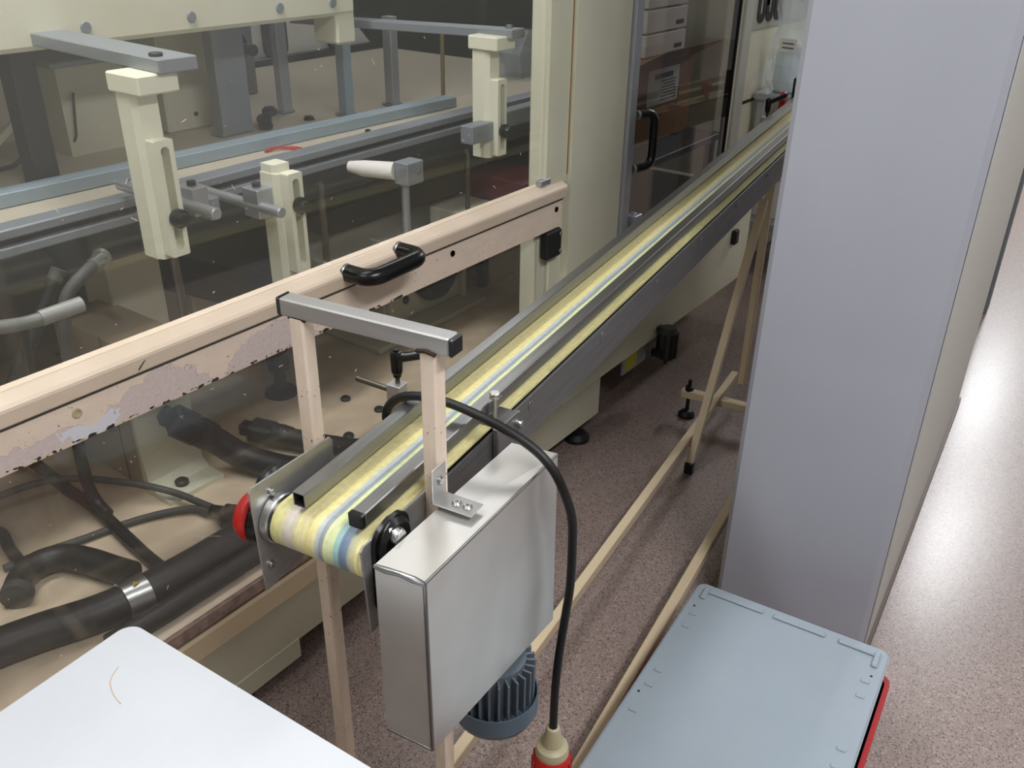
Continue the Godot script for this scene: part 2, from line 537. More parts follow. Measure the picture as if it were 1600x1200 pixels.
func build_conveyor():
	var t := thing("belt_conveyor", "narrow belt conveyor with striped yellow belt between square steel rails running into the distance", "conveyor", CX, deg_to_rad(7.7))
	var L := 2.9
	# belt: a loop round the near roller
	begin(true)
	var x0 := -0.1950
	var x1 := -0.038
	var rad := 0.034
	var pr: Array = []
	for k in 17:
		var a := PI * k / 16.0
		pr.append(Vector2(0.10 + sin(a) * rad, 0.860 + cos(a) * rad))
	pr.push_front(Vector2(-L, 0.894))
	pr.append(Vector2(-L, 0.826))
	var run := 0.0
	for i in pr.size() - 1:
		var p: Vector2 = pr[i]
		var q: Vector2 = pr[i + 1]
		var segs := 12 if p.distance_to(q) > 1.0 else 1
		for k in segs:
			var a := p.lerp(q, float(k) / segs)
			var c := p.lerp(q, float(k + 1) / segs)
			var l := a.distance_to(c)
			var e := c - a
			quad_uv(Vector3(x0, a.y, a.x), Vector3(x1, a.y, a.x), Vector3(x1, c.y, c.x), Vector3(x0, c.y, c.x), Vector3(0, -e.x, e.y) * -1.0 if false else Vector3(0, a.y + c.y - 1.72, a.x + c.x - 0.2 if i > 0 and i < pr.size() - 2 else 0.0), Vector2(0, run), Vector2(1, run + l * 1.2), 5)
			run += l * 1.2
	tilt(part("belt", M.belt, t))
	begin()
	cyl(Vector3(-0.207, 0.860, 0.10), Vector3(-0.036, 0.860, 0.10), 0.0325, 28)
	tilt(part("end_roller", M.rod, t))
	begin()
	bx(Vector3(-0.192, 0.832, -L), Vector3(-0.046, 0.890, 0.04), 0.001)
	tilt(part("slider_bed", M.darksteel, t))
	# side panels
	begin()
	prism([Vector2(0.034, 0.825), Vector2(0.21, 0.812), Vector2(L, 0.812), Vector2(L, 0.888), Vector2(0.034, 0.888)], Vector3(-0.0375, 0, 0), Vector3(0, 0, -1), Vector3.UP, Vector3(0.003, 0, 0))
	bx(Vector3(-0.0385, 0.886, -L), Vector3(-0.0335, 0.890, -0.24), 0.0005)
	var sp := part("side_panel", M.sheet, t)
	tilt(sp)
	for tt in [0.317, 0.612, 0.904, 1.201, 1.5, 1.8, 2.1]:
		begin()
		var cpt: Array = []
		for k in 11:
			var a := -0.9 + 4.6 * k / 10.0
			cpt.append(Vector3(-0.033, 0.874 + 0.0055 * sin(a), -tt - 0.0055 * cos(a)))
		cpt.append(Vector3(-0.033, 0.862, -tt + 0.003))
		tube(cpt, 0.0007, 6)
		part("hook", M.chrome, sp)
	begin()
	bx(Vector3(-0.203, 0.812, -L), Vector3(-0.200, 0.886, 0.085), 0.0005)
	tilt(part("side_panel", M.sheet, t))
	# guide rails of square tube
	begin()
	for w in [[-0.1650, -0.1634, 0.9045, 0.927], [-0.1466, -0.1450, 0.9045, 0.927], [-0.1650, -0.1450, 0.9045, 0.9061], [-0.1650, -0.1450, 0.9254, 0.927]]:
		bx(Vector3(w[0], w[2], -L), Vector3(w[1], w[3], 0.113), 0.0006)
	tilt(part("guide_rail", M.rail, t))
	begin()
	bx(Vector3(-0.0725, 0.9045, -L), Vector3(-0.0515, 0.927, 0.106), 0.0015)
	var gr := part("guide_rail", M.rail, t)
	tilt(gr)
	begin()
	bx(Vector3(-0.074, 0.9045, 0.104), Vector3(-0.051, 0.9275, 0.115), 0.0025)
	part("end_cap", M.black, gr)
	# end plates
	begin()
	prism([Vector2(-0.136, 0.752), Vector2(0.028, 0.766), Vector2(0.03, 0.914), Vector2(0.025, 0.920), Vector2(-0.137, 0.927), Vector2(-0.142, 0.921)], Vector3(-0.2165, 0, 0), Vector3(0, 0, -1), Vector3.UP, Vector3(0.003, 0, 0))
	var pl := part("end_plate", M.steel, t)
	for q in [Vector2(-0.105, 0.903), Vector2(-0.122, 0.790)]:
		begin()
		hexbolt(Vector3(-0.2135, q.y, -q.x), Vector3.RIGHT, 0.0055, 0.005)
		part("bolt", M.chrome, pl)
	begin()
	cyl(Vector3(-0.213, 0.860, 0.10), Vector3(-0.199, 0.860, 0.10), 0.0365, 28, 0.002)
	part("bearing_ring", M.chrome, pl)
	begin()
	prism([Vector2(-0.132, 0.752), Vector2(0.028, 0.766), Vector2(0.03, 0.892), Vector2(0.025, 0.898), Vector2(-0.136, 0.898), Vector2(-0.141, 0.893)], Vector3(-0.0375, 0, 0), Vector3(0, 0, -1), Vector3.UP, Vector3(0.003, 0, 0))
	var pr2 := part("end_plate", M.steel, t)
	begin()
	prism(rrect(Vector2(-0.122, 0.770), Vector2(-0.045, 0.912), 0.028, 6), Vector3(-0.0345, 0, 0), Vector3(0, 0, -1), Vector3.UP, Vector3(0.007, 0, 0), true)
	lathe([Vector2(0.034, 0), Vector2(0.034, 0.012), Vector2(0.028, 0.018), Vector2(0, 0.018)], Vector3(-0.036, 0.878, 0.084), Vector3.RIGHT, 24)
	part("bearing_block", M.black, t)
	begin()
	cyl(Vector3(-0.03, 0.893, 0.090), Vector3(-0.019, 0.893, 0.090), 0.006, 12)
	hexbolt(Vector3(-0.022, 0.893, 0.090), Vector3.RIGHT, 0.0125, 0.014)
	part("hex_bolt", M.chrome, t)
	begin()
	hexbolt(Vector3(-0.0285, 0.832, 0.115), Vector3.RIGHT, 0.008, 0.006)
	cyl(Vector3(-0.023, 0.832, 0.115), Vector3(-0.015, 0.832, 0.115), 0.004, 10, 0.001)
	part("small_bolt", M.chrome, t)
	# red and black tension knob on the far side of the left plate
	begin()
	lathe([Vector2(0, 0.0), Vector2(0.034, 0.0), Vector2(0.038, -0.004), Vector2(0.039, -0.020), Vector2(0, -0.021)], Vector3(-0.2195, 0.845, 0.098), Vector3.RIGHT, 28)
	var kn := part("knob", M.black, t)
	begin()
	lathe([Vector2(0, -0.021), Vector2(0.036, -0.020), Vector2(0.038, -0.028), Vector2(0.034, -0.040), Vector2(0.020, -0.048), Vector2(0, -0.049)], Vector3(-0.2195, 0.850, 0.104), Vector3.RIGHT, 28, false)
	part("red_cap", M.red, kn, "bright red domed cap")
	begin()
	cyl(Vector3(-0.232, 0.893, 0.088), Vector3(-0.2170, 0.893, 0.088), 0.036, 30, 0.004)
	part("bearing_block", M.black, t)
	# frame of the near end: two posts under a cross bar
	begin()
	bx(Vector3(-0.245, 0.04, -0.024), Vector3(-0.220, 1.117, 0.001), 0.003)
	part("post", M.chippost, t)
	begin()
	bx(Vector3(-0.0365, 0.04, -0.029), Vector3(-0.0115, 1.117, -0.004), 0.003)
	part("post", M.chippost, t)
	begin()
	bar(Vector3(-0.258, 1.1275, -0.0115), Vector3(0.008, 1.1275, -0.0165), 0.026, 0.026, Vector3.UP, 0.0022)
	var cb := part("cross_bar", M.steel, t)
	for w in [[-0.264, -0.2575, -0.0115], [0.0075, 0.015, -0.0166]]:
		begin()
		bx(Vector3(w[0], 1.1140, w[2] - 0.0137), Vector3(w[1], 1.1410, w[2] + 0.0137), 0.003)
		part("end_cap", M.black, cb)
	for xx in [-0.2315, -0.024]:
		begin()
		tube([Vector3(xx - 0.014, 1.1135, -0.0025), Vector3(xx, 1.1165, -0.0015), Vector3(xx + 0.014, 1.1135, -0.0025)], 0.0028, 8)
		part("weld_bead", mat(Color(0.22, 0.14, 0.09), 0.6, 0.4), cb)
	# floor members
	var d := Vector3(sin(deg_to_rad(0.3)), 0, -cos(deg_to_rad(0.3)))
	var a1 := Vector3(-0.127, 0.10, 0.30)
	begin()
	bar(a1, a1 + d * 2.42, 0.025, 0.030)
	part("floor_bar", M.stand, t)
	var a2 := Vector3(0.099, 0.10, 0.30)
	begin()
	bar(a2, a2 + d * 2.42, 0.025, 0.030)
	part("floor_bar", M.stand, t)
	begin()
	bx(Vector3(-0.26, 0.03, 0.0), Vector3(0.13, 0.055, 0.026), 0.003)
	bx(Vector3(-0.26, 0.085, 0.30), Vector3(0.13, 0.11, 0.325), 0.003)
	part("floor_cross_bar", M.stand, t)
	begin()
	bx(Vector3(-0.244, 0.075, -1.935), Vector3(0.148, 0.105, -1.905), 0.003)
	part("floor_cross_bar", M.stand, t)
	begin()
	bx(Vector3(-0.079, 0.118, -2.045), Vector3(-0.055, 0.86, -2.020), 0.003)
	part("rear_leg", M.stand, t)
	begin()
	bar(Vector3(-0.092, 0.035, -1.575), Vector3(-0.067, 0.80, -1.965), 0.022, 0.025, Vector3.RIGHT)
	part("brace", M.stand, t)
	begin()
	bx(Vector3(-0.106, 0.0, -1.590), Vector3(-0.078, 0.04, -1.560), 0.003)
	part("rubber_foot", M.rubber, t)
	for xx in [-0.219, 0.123]:
		begin()
		lathe([Vector2(0, 0.0), Vector2(0.030, 0.0), Vector2(0.030, 0.010), Vector2(0.018, 0.022), Vector2(0.007, 0.026), Vector2(0.006, 0.10), Vector2(0.015, 0.10), Vector2(0.015, 0.118), Vector2(0.007, 0.12), Vector2(0.006, 0.145), Vector2(0, 0.146)], Vector3(xx, 0, -1.92), Vector3.UP, 20)
		part("levelling_foot", M.rubber, t)
	# clamp bracket on the right panel with its long set bolt
	begin()
	bx(Vector3(-0.0345, 0.836, -0.262), Vector3(-0.023, 0.903, -0.190), 0.002)
	bx(Vector3(-0.058, 0.897, -0.255), Vector3(-0.023, 0.904, -0.196), 0.001)
	var cl := part("clamp_bracket", M.sheet, t)
	begin()
	cyl(Vector3(-0.043, 0.90, -0.214), Vector3(-0.043, 0.945, -0.214), 0.0042, 12)
	hexbolt(Vector3(-0.043, 0.944, -0.214), Vector3.UP, 0.0088, 0.008)
	part("set_bolt", M.chrome, cl)
	begin()
	hexbolt(Vector3(-0.023, 0.885, -0.250), Vector3.RIGHT, 0.007, 0.010)
	part("bolt", M.chrome, cl)
	# rail holder on the left with its rod and clamping lever
	begin()
	bx(Vector3(-0.226, 0.815, -0.207), Vector3(-0.200, 0.932, -0.183), 0.0015)
	var hl := part("rail_holder", M.steel, t)
	begin()
	tube([Vector3(-0.295, 0.917, -0.198), Vector3(-0.15, 0.912, -0.196)], 0.005, 12)
	part("rod", M.rod, hl)
	lever(t, Vector3(-0.211, 0.944, -0.195), Vector3(0.93, 0, -0.36).normalized())
	begin()
	bx(Vector3(-0.203, 0.86, -2.374), Vector3(-0.172, 0.970, -2.340), 0.002)
	part("rail_holder", M.steel, t)
	lever(t, Vector3(-0.187, 0.985, -2.357), Vector3(0.75, 0.12, -0.60).normalized())
	begin()
	cyl(Vector3(-0.195, 0.998, -2.56), Vector3(-0.175, 0.998, -2.56), 0.026, 20, 0.006)
	cyl(Vector3(-0.19, 0.998, -2.56), Vector3(-0.19, 0.88, -2.56), 0.008, 12)
	part("red_knob", M.red, t, "red knob at the far end")
	begin()
	bx(Vector3(-0.185, 0.88, -2.78), Vector3(-0.177, 1.050, -2.69), 0.002)
	part("end_plate", M.rubber, t)
	# motor housing of welded sheet
	begin()
	var c8 := [Vector3(-0.006, 0.606, 0.152), Vector3(0.070, 0.606, 0.152), Vector3(0.069, 0.540, -0.220), Vector3(-0.004, 0.546, -0.220), Vector3(-0.006, 0.894, 0.152), Vector3(0.068, 0.896, 0.152), Vector3(0.069, 0.879, -0.210), Vector3(-0.004, 0.882, -0.198)]
	for f in [[0, 1, 2, 3], [4, 5, 6, 7], [0, 1, 5, 4], [1, 2, 6, 5], [2, 3, 7, 6], [3, 0, 4, 7]]:
		var m: Vector3 = (c8[f[0]] + c8[f[1]] + c8[f[2]] + c8[f[3]]) / 4.0
		quad(c8[f[0]], c8[f[1]], c8[f[2]], c8[f[3]], m - Vector3(0.034, 0.74, -0.035))
	var cv := part("motor_housing", M.cover, t)
	begin()
	tube([c8[4] + Vector3(0, -0.002, 0.0), c8[4].lerp(c8[5], 0.25) + Vector3(0, -0.001, 0.001), c8[4].lerp(c8[5], 0.5), c8[4].lerp(c8[5], 0.8) + Vector3(0, 0, 0.001), c8[5] + Vector3(0, -0.002, 0)], [0.003, 0.0045, 0.0036, 0.0046, 0.003], 10)
	tube([c8[5] + Vector3(-0.001, -0.002, -0.001), c8[1] + Vector3(-0.001, 0.002, -0.001)], 0.0028, 10)
	tube([c8[5] + Vector3(-0.001, -0.002, -0.001), c8[6] + Vector3(-0.001, -0.002, 0.001)], 0.0022, 10)
	tube([c8[0] + Vector3(0.001, 0.001, -0.001), c8[1] + Vector3(-0.001, 0.001, -0.001)], 0.0022, 10)
	part("weld_bead", M.weld, cv)
	begin()
	bx(Vector3(-0.012, 0.897, -0.020), Vector3(-0.0095, 0.950, 0.014), 0.001)
	bx(Vector3(-0.012, 0.8955, -0.020), Vector3(0.050, 0.898, 0.014), 0.001)
	var lb := part("angle_bracket", M.steel, t)
	begin()
	hexbolt(Vector3(-0.0095, 0.925, -0.004), Vector3.RIGHT, 0.0055, 0.004)
	part("screw", M.chrome, lb)
	for xx in [0.018, 0.035]:
		begin()
		lathe([Vector2(0.0028, 0.001), Vector2(0.0028, 0.004), Vector2(0.0045, 0.004), Vector2(0.007, 0.0012), Vector2(0.007, 0)], Vector3(xx, 0.898, -0.002), Vector3.UP, 16)
		cyl(Vector3(xx, 0.898, -0.002), Vector3(xx, 0.8998, -0.002), 0.0028, 12)
		part("screw", M.chrome, lb)
	# drive motor hanging under the housing
	begin()
	cyl(Vector3(0.030, 0.46, -0.09), Vector3(0.030, 0.552, -0.09), 0.050, 28)
	for k in 26:
		var a := TAU * k / 26
		bar(Vector3(0.030 + cos(a) * 0.055, 0.470, -0.09 + sin(a) * 0.055), Vector3(0.030 + cos(a) * 0.055, 0.546, -0.09 + sin(a) * 0.055), 0.004, 0.020, Vector3(cos(a), 0, sin(a)), 0.001)
	var mo := part("motor", M.fin, t)
	begin()
	lathe([Vector2(0, 0.428), Vector2(0.056, 0.428), Vector2(0.066, 0.433), Vector2(0.071, 0.444), Vector2(0.071, 0.478), Vector2(0.069, 0.478), Vector2(0.068, 0.460), Vector2(0, 0.460)], Vector3(0.030, 0, -0.09), Vector3.UP, 36, true)
	part("fan_cowl", M.motor, mo)

	# cable with its round plug
	var ct := thing("power_cable", "black power cable arching over the belt and hanging beside the steel motor housing", "cable", CX, deg_to_rad(7.7))
	begin()
	tube(spline([Vector3(-0.213, 0.79, -0.235), Vector3(-0.214, 0.85, -0.175), Vector3(-0.202, 0.905, -0.15), Vector3(-0.178, 0.935, -0.15), Vector3(-0.135, 0.950, -0.15), Vector3(-0.078, 0.952, -0.15), Vector3(-0.002, 0.939, -0.15), Vector3(0.052, 0.918, -0.152), Vector3(0.084, 0.895, -0.152), Vector3(0.101, 0.862, -0.158), Vector3(0.108, 0.792, -0.185), Vector3(0.106, 0.723, -0.199), Vector3(0.104, 0.640, -0.204), Vector3(0.101, 0.579, -0.198), Vector3(0.100, 0.50, -0.182), Vector3(0.100, 0.427, -0.174), Vector3(0.100, 0.325, -0.174)], 8), 0.0072, 14)
	part("cable_jacket", M.rubber, ct)
	var px := Vector3(0.100, 0, -0.174)
	begin()
	lathe([Vector2(0.0075, 0.345), Vector2(0.0115, 0.343), Vector2(0.0135, 0.335), Vector2(0.019, 0.305), Vector2(0.022, 0.302), Vector2(0.028, 0.298), Vector2(0.030, 0.288), Vector2(0.030, 0.280), Vector2(0, 0.280)], px, Vector3.UP, 28)
	var pg := part("plug", M.ivory, ct)
	begin()
	lathe([Vector2(0.0, 0.282), Vector2(0.030, 0.282), Vector2(0.034, 0.270), Vector2(0.036, 0.235), Vector2(0.033, 0.20), Vector2(0.035, 0.198), Vector2(0.035, 0.165), Vector2(0, 0.165)], px, Vector3.UP, 28, false)
	for k in 14:
		var a := TAU * k / 14
		bar(px + Vector3(cos(a) * 0.0345, 0.215, sin(a) * 0.0345), px + Vector3(cos(a) * 0.0345, 0.27, sin(a) * 0.0345), 0.005, 0.004, Vector3(cos(a), 0, sin(a)), 0.001)
	part("plug_body", M.redplug, pg, "red plastic plug body")

# ------------------------------------------------------------------ the machine enclosure
const FX := -1.32

func window_handle(p: Node3D, a: Vector3, b: Vector3, outw: Vector3, r: float, called := "handle"):
	begin()
	var pts: Array = [a, a + outw * 0.45]
	for k in 7:
		var w := PI / 2 * k / 6.0
		var c := a + outw * 0.55 + (b - a).normalized() * outw.length() * 0.45
		pts.append(c - (b - a).normalized() * outw.length() * 0.45 * cos(w) + outw * 0.45 * sin(w))
	for k in 7:
		var w := PI / 2 * k / 6.0
		var c := b + outw * 0.55 - (b - a).normalized() * outw.length() * 0.45
		pts.append(c + (b - a).normalized() * outw.length() * 0.45 * sin(w) + outw * 0.45 * cos(w))
	pts.append(b + outw * 0.45)
	pts.append(b)
	tube(pts, r, 18)
	var h := part(called, M.black, p)
	for e in [a, b]:
		begin()
		cyl(e - outw.normalized() * 0.004, e + outw.normalized() * 0.004, r * 1.08, 18, 0.001)
		part("washer", M.chrome, h)

func build_machine():
	var t := thing("machine_enclosure", "long cream machine enclosure with clear guard window, pinkish chipped beam and tinted glass door", "machine", Vector3(FX, 0, -1.6))
	# base and panels
	begin()
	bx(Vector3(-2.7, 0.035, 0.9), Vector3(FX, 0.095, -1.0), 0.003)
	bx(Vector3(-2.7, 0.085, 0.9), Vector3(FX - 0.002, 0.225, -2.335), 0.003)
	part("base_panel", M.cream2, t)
	begin()
	bx(Vector3(-2.7, 0.222, 0.9), Vector3(FX + 0.004, 0.284, -2.06), 0.006)
	part("lower_rail", M.stand, t)
	begin()
	bx(Vector3(-1.40, 0.290, 0.9), Vector3(FX, 0.322, -2.06), 0.002)
	part("frame_ledge", M.mauve, t)
	begin()
	bx(Vector3(-1.385, 0.322, 0.9), Vector3(FX - 0.006, 0.3265, -2.06), 0.001)
	part("ledge_top", M.pink, t)
	begin()
	bx(Vector3(-1.39, 0.281, 0.9), Vector3(FX - 0.008, 0.292, -2.06), 0.0)
	part("groove", M.dark, t)
	begin()
	prism([Vector2(2.085, 0.225), Vector2(3.46, 0.245), Vector2(3.46, 0.62), Vector2(2.40, 0.62), Vector2(2.365, 0.62), Vector2(2.365, 2.3), Vector2(2.085, 2.3)], Vector3(FX + 0.003, 0, 0), Vector3(0, 0, -1), Vector3.UP, Vector3(-0.045, 0, 0))
	part("front_panel", M.cream, t)
	begin()
	bx(Vector3(-2.7, 0.23, -3.46), Vector3(FX - 0.043, 0.62, -3.42), 0.002)
	bx(Vector3(-2.7, 0.23, -3.46), Vector3(FX - 0.043, 0.26, -2.1), 0.002)
	part("rear_panel", M.cream2, t)
	begin()
	bx(Vector3(FX + 0.003, 0.42, -3.32), Vector3(FX + 0.022, 0.48, -3.285), 0.004)
	part("panel_latch", M.darksteel, t)
	for z in [-2.27, 0.3]:
		begin()
		lathe([Vector2(0, 0), Vector2(0.045, 0.0), Vector2(0.045, 0.012), Vector2(0.03, 0.026), Vector2(0.012, 0.03), Vector2(0.012, 0.10), Vector2(0, 0.10)], Vector3(-1.365, 0, z), Vector3.UP, 24)
		part("levelling_foot", M.rubber, t)
	# window frame post
	begin()
	bx(Vector3(-1.385, 0.93, -2.085), Vector3(-1.328, 2.3, -1.975), 0.006)
	bx(Vector3(-1.385, 0.33, -2.085), Vector3(-1.338, 0.93, -2.02), 0.003)
	part("window_post", M.cream, t)
	begin()
	bx(Vector3(-1.3295, 0.955, -2.083), Vector3(-1.3265, 1.6, -2.0795), 0.0008)
	part("rust_line", mat(Color(0.58, 0.42, 0.22), 0.8), t)
	begin()
	bx(Vector3(-1.395, 0.33, -2.015), Vector3(-1.345, 0.81, -1.958), 0.004)
	part("inner_post", M.cream, t)
	begin()
	bx(Vector3(-1.338, 0.735, -2.047), Vector3(-1.312, 0.815, -1.975), 0.005)
	var la := part("door_latch", M.dark, t)
	for y in [0.75, 0.80]:
		begin()
		cyl(Vector3(-1.312, y, -2.035), Vector3(-1.308, y, -2.035), 0.006, 12, 0.001)
		part("screw", M.chrome, la)
	begin()
	bx(Vector3(-1.345, 0.945, -2.0), Vector3(-1.325, 0.962, -1.955), 0.002)
	part("hinge_tab", M.alu, t)
	# guard beam with chipped paint
	begin(true)
	var za := -0.2
	var zb := -2.05
	quad_uv(Vector3(FX, 0.898, za), Vector3(FX, 0.898, zb), Vector3(FX, 0.818, zb), Vector3(FX, 0.818, za), Vector3.RIGHT, Vector2(0, 0), Vector2(1, 1))
	quad_uv(Vector3(FX, 0.818, za), Vector3(FX, 0.818, zb), Vector3(FX - 0.03, 0.814, zb), Vector3(FX - 0.03, 0.814, za), Vector3.DOWN, Vector2(0, 0.30), Vector2(1, 0.32))
	quad_uv(Vector3(FX - 0.03, 0.814, za), Vector3(FX - 0.03, 0.814, zb), Vector3(FX - 0.03, 0.898, zb), Vector3(FX - 0.03, 0.898, za), Vector3.LEFT, Vector2(0, 0.30), Vector2(1, 0.32))
	quad_uv(Vector3(FX - 0.03, 0.898, za), Vector3(FX - 0.03, 0.898, zb), Vector3(FX, 0.898, zb), Vector3(FX, 0.898, za), Vector3.UP, Vector2(0, 0.30), Vector2(1, 0.32))
	var bm := part("guard_beam", M.chipped, t)
	begin()
	prism([Vector2(-0.034, 0.8965), Vector2(0.003, 0.8965), Vector2(0.005, 0.899), Vector2(0.0105, 0.924), Vector2(0.010, 0.929), Vector2(0.006, 0.934), Vector2(-0.012, 0.943), Vector2(-0.018, 0.945), Vector2(-0.034, 0.947)], Vector3(FX, 0, -0.485), Vector3.RIGHT, Vector3.UP, Vector3(0, 0, -1.575))
	part("beam_lip", M.pink, bm)
	begin()
	bx(Vector3(FX - 0.002, 0.893, -0.2), Vector3(FX + 0.003, 0.8965, -2.05), 0.0)
	part("seam", M.darkgreen, bm)
	begin()
	prism([Vector2(-0.034, 0.896), Vector2(0.004, 0.896), Vector2(0.012, 0.91), Vector2(0.008, 0.936), Vector2(-0.02, 0.948), Vector2(-0.034, 0.946)], Vector3(FX - 0.002, 0, 0.9), Vector3.RIGHT, Vector3.UP, Vector3(0, 0, -1.36))
	part("beam_lip", M.pink, bm)
	begin()
	prism([Vector2(-0.034, 0.896), Vector2(0.007, 0.896), Vector2(0.014, 0.91), Vector2(0.011, 0.936), Vector2(-0.02, 0.949), Vector2(-0.034, 0.947)], Vector3(FX - 0.001, 0, -0.460), Vector3.RIGHT, Vector3.UP, Vector3(0, 0, -0.025))
	part("tape", mat(Color(0.66, 0.48, 0.20), 0.5), bm, "amber tape wrapped round the beam lip")
	begin()
	bx(Vector3(FX - 0.03, 0.816, 0.9), Vector3(FX, 0.897, -0.2), 0.002)
	part("beam_end", M.pink, bm)
	for z in [-2.022, -1.578]:
		begin()
		lathe([Vector2(0.0075, 0), Vector2(0.0075, 0.0025), Vector2(0.0055, 0.0025), Vector2(0.005, 0.0), Vector2(0, 0)], Vector3(FX, 0.871, z), Vector3.RIGHT, 18)
		part("hole_plug", M.black, bm)
	begin()
	lathe([Vector2(0.0085, 0), Vector2(0.0085, 0.0025), Vector2(0.006, 0.003), Vector2(0.005, 0.0005), Vector2(0, 0.0005)], Vector3(FX, 0.871, -0.62), Vector3.RIGHT, 18)
	part("rivet", M.ivory, bm)
	begin()
	box(Vector3(FX + 0.0088, 0.914, -0.745), Vector3(0.0012, 0.0022, 0.026), 0.0005, Basis(Vector3.RIGHT, 0.75))
	part("scratch", M.ink, bm)
	window_handle(bm, Vector3(FX + 0.005, 0.928, -1.232), Vector3(FX + 0.005, 0.932, -1.392), Vector3(0.068, 0.002, 0), 0.0185)
	# panes
	begin()
	bx(Vector3(-1.3405, 0.945, 0.9), Vector3(-1.3355, 2.3, -1.98), 0.0)
	var up := part("upper_pane", M.acrylic, t)
	var rs := RandomNumberGenerator.new()
	rs.seed = 21
	begin()
	for k in 46:
		var c := Vector3(-1.3345, rs.randf_range(0.96, 1.38), rs.randf_range(-1.95, -0.45))
		var l := 0.002 + 0.012 * pow(rs.randf(), 3)
		box(c, Vector3(0.0003, 0.0007 + rs.randf() * 0.0007, l), 0.0, Basis(Vector3.RIGHT, rs.randf() * PI))
	part("scratches", M.paper, up).set_meta("kind", "stuff")
	begin()
	bx(Vector3(-1.3425, 0.325, 0.9), Vector3(-1.3375, 0.818, -1.962), 0.0)
	var lwp := part("lower_pane", M.acrylic, t)
	begin()
	for k in 40:
		var c := Vector3(-1.3365, rs.randf_range(0.40, 0.80), rs.randf_range(-1.5, -0.42))
		var l := 0.0015 + 0.010 * pow(rs.randf(), 3)
		box(c, Vector3(0.0003, 0.0007 + rs.randf() * 0.0010, l), 0.0, Basis(Vector3.RIGHT, rs.randf() * PI))
	box(Vector3(-1.3365, 0.816, -0.60), Vector3(0.0003, 0.0006, 0.03), 0.0, Basis(Vector3.RIGHT, 0.6))
	box(Vector3(-1.3365, 0.490, -0.82), Vector3(0.0003, 0.0005, 0.075), 0.0, Basis(Vector3.RIGHT, -0.55))
	part("scratches", M.paper, lwp).set_meta("kind", "stuff")
	# tinted door in its aluminium frame
	begin()
	bx(Vector3(-1.37, 0.62, -2.412), Vector3(-1.305, 2.3, -2.368), 0.004)
	bx(Vector3(-1.37, 0.62, -3.16), Vector3(-1.33, 0.66, -2.40), 0.002)
	var df := part("door_frame", M.alu, t)
	begin()
	bx(Vector3(-1.36, 0.62, -3.156), Vector3(-1.333, 2.3, -3.145), 0.002)
	part("seal", M.black, df)
	begin()
	bx(Vector3(-1.345, 0.66, -3.145), Vector3(-1.338, 2.3, -2.412), 0.0)
	part("door_pane", M.tinted, df, "dark tinted pane")
	window_handle(df, Vector3(-1.306, 1.062, -2.42), Vector3(-1.306, 0.902, -2.42), Vector3(0.02, 0, -0.072), 0.0125)
	begin()
	bx(Vector3(-1.325, 0.71, -2.47), Vector3(-1.29, 0.755, -2.425), 0.002)
	hexbolt(Vector3(-1.307, 0.755, -2.447), Vector3.UP, 0.006, 0.005)
	part("door_stop", M.alu, t)
	# inside: bed plate, rear walls, upper housing, work table
	begin()
	bx(Vector3(-2.75, 0.26, 0.9), Vector3(-1.385, 0.325, -3.42), 0.0)
	var bed := part("bed_plate", M.bed, t)
	for q in [Vector2(-1.741, -1.586), Vector2(-1.586, -1.445), Vector2(-2.653, -1.49), Vector2(-2.66, -1.245), Vector2(-1.62, -1.60), Vector2(-2.05, -1.62)]:
		begin()
		lathe([Vector2(0.015, 0), Vector2(0.015, 0.006), Vector2(0.011, 0.010), Vector2(0, 0.011)], Vector3(q.x, 0.325, q.y), Vector3.UP, 12)
		part("bolt", M.rubber, bed)
	begin()
	bx(Vector3(-2.80, 0.26, 0.9), Vector3(-2.75, 0.96, -3.42), 0.0)
	part("back_wall", mat(Color(0.50, 0.46, 0.38), 0.6), t)
	begin()
	bx(Vector3(-3.6, 0.26, -3.42), Vector3(-2.0, 2.3, -3.40), 0.0)
	part("end_wall", M.darkgreen, t)
	begin()
	bx(Vector3(-3.62, 0.3, 0.9), Vector3(-3.58, 2.3, -3.42), 0.0)
	part("back_screen", mat(Color(0.22, 0.22, 0.19), 0.7), t)
	begin()
	bx(Vector3(-3.58, 0.97, 0.9), Vector3(-1.80, 1.038, -3.05), 0.003)
	part("work_table", mat(Color(0.74, 0.70, 0.62), 0.45), t)
	begin()
	bx(Vector3(-2.5, 1.335, 0.9), Vector3(-1.90, 2.2, -1.885), 0.01)
	bx(Vector3(-2.0, 1.262, -1.885), Vector3(-1.905, 1.35, -1.815), 0.006)
	var hs := part("upper_housing", M.cream, t)
	for z in [-1.10, -1.36, -1.62, -1.80]:
		begin()
		cyl(Vector3(-1.90, 1.37, z), Vector3(-1.895, 1.37, z), 0.012, 14, 0.001)
		part("screw", M.alu_grey, hs)

	# rails along the front of the work table
	var r := thing("transport_rail", "pair of stacked aluminium transport rails along the front of the inner work table", "rail", Vector3(-1.75, 0.95, -1.3))
	for w in [[1.040, 1.060], [1.006, 1.026]]:
		begin()
		bx(Vector3(-1.77, w[0], 0.6), Vector3(-1.72, w[1], -2.75), 0.003)
		part("profile", M.alu_grey, r)
	begin()
	bx(Vector3(-1.775, 1.02, 0.6), Vector3(-1.735, 1.045, -2.75), 0.0)
	part("chain_track", M.rubber, r)
	begin()
	bx(Vector3(-1.79, 0.935, 0.6), Vector3(-1.735, 1.006, -2.75), 0.002)
	part("support_beam", mat(Color(0.16, 0.16, 0.165), 0.5), r)
	var fb := thing("flat_bar", "blue-grey flat steel bar lying lengthwise on the inner work table", "bar", Vector3(-1.9, 1.04, -1.3))
	begin()
	bar(Vector3(-1.99, 1.054, 0.3), Vector3(-1.885, 1.054, -2.26), 0.05, 0.030)
	part("bar_body", M.bluegrey, fb)

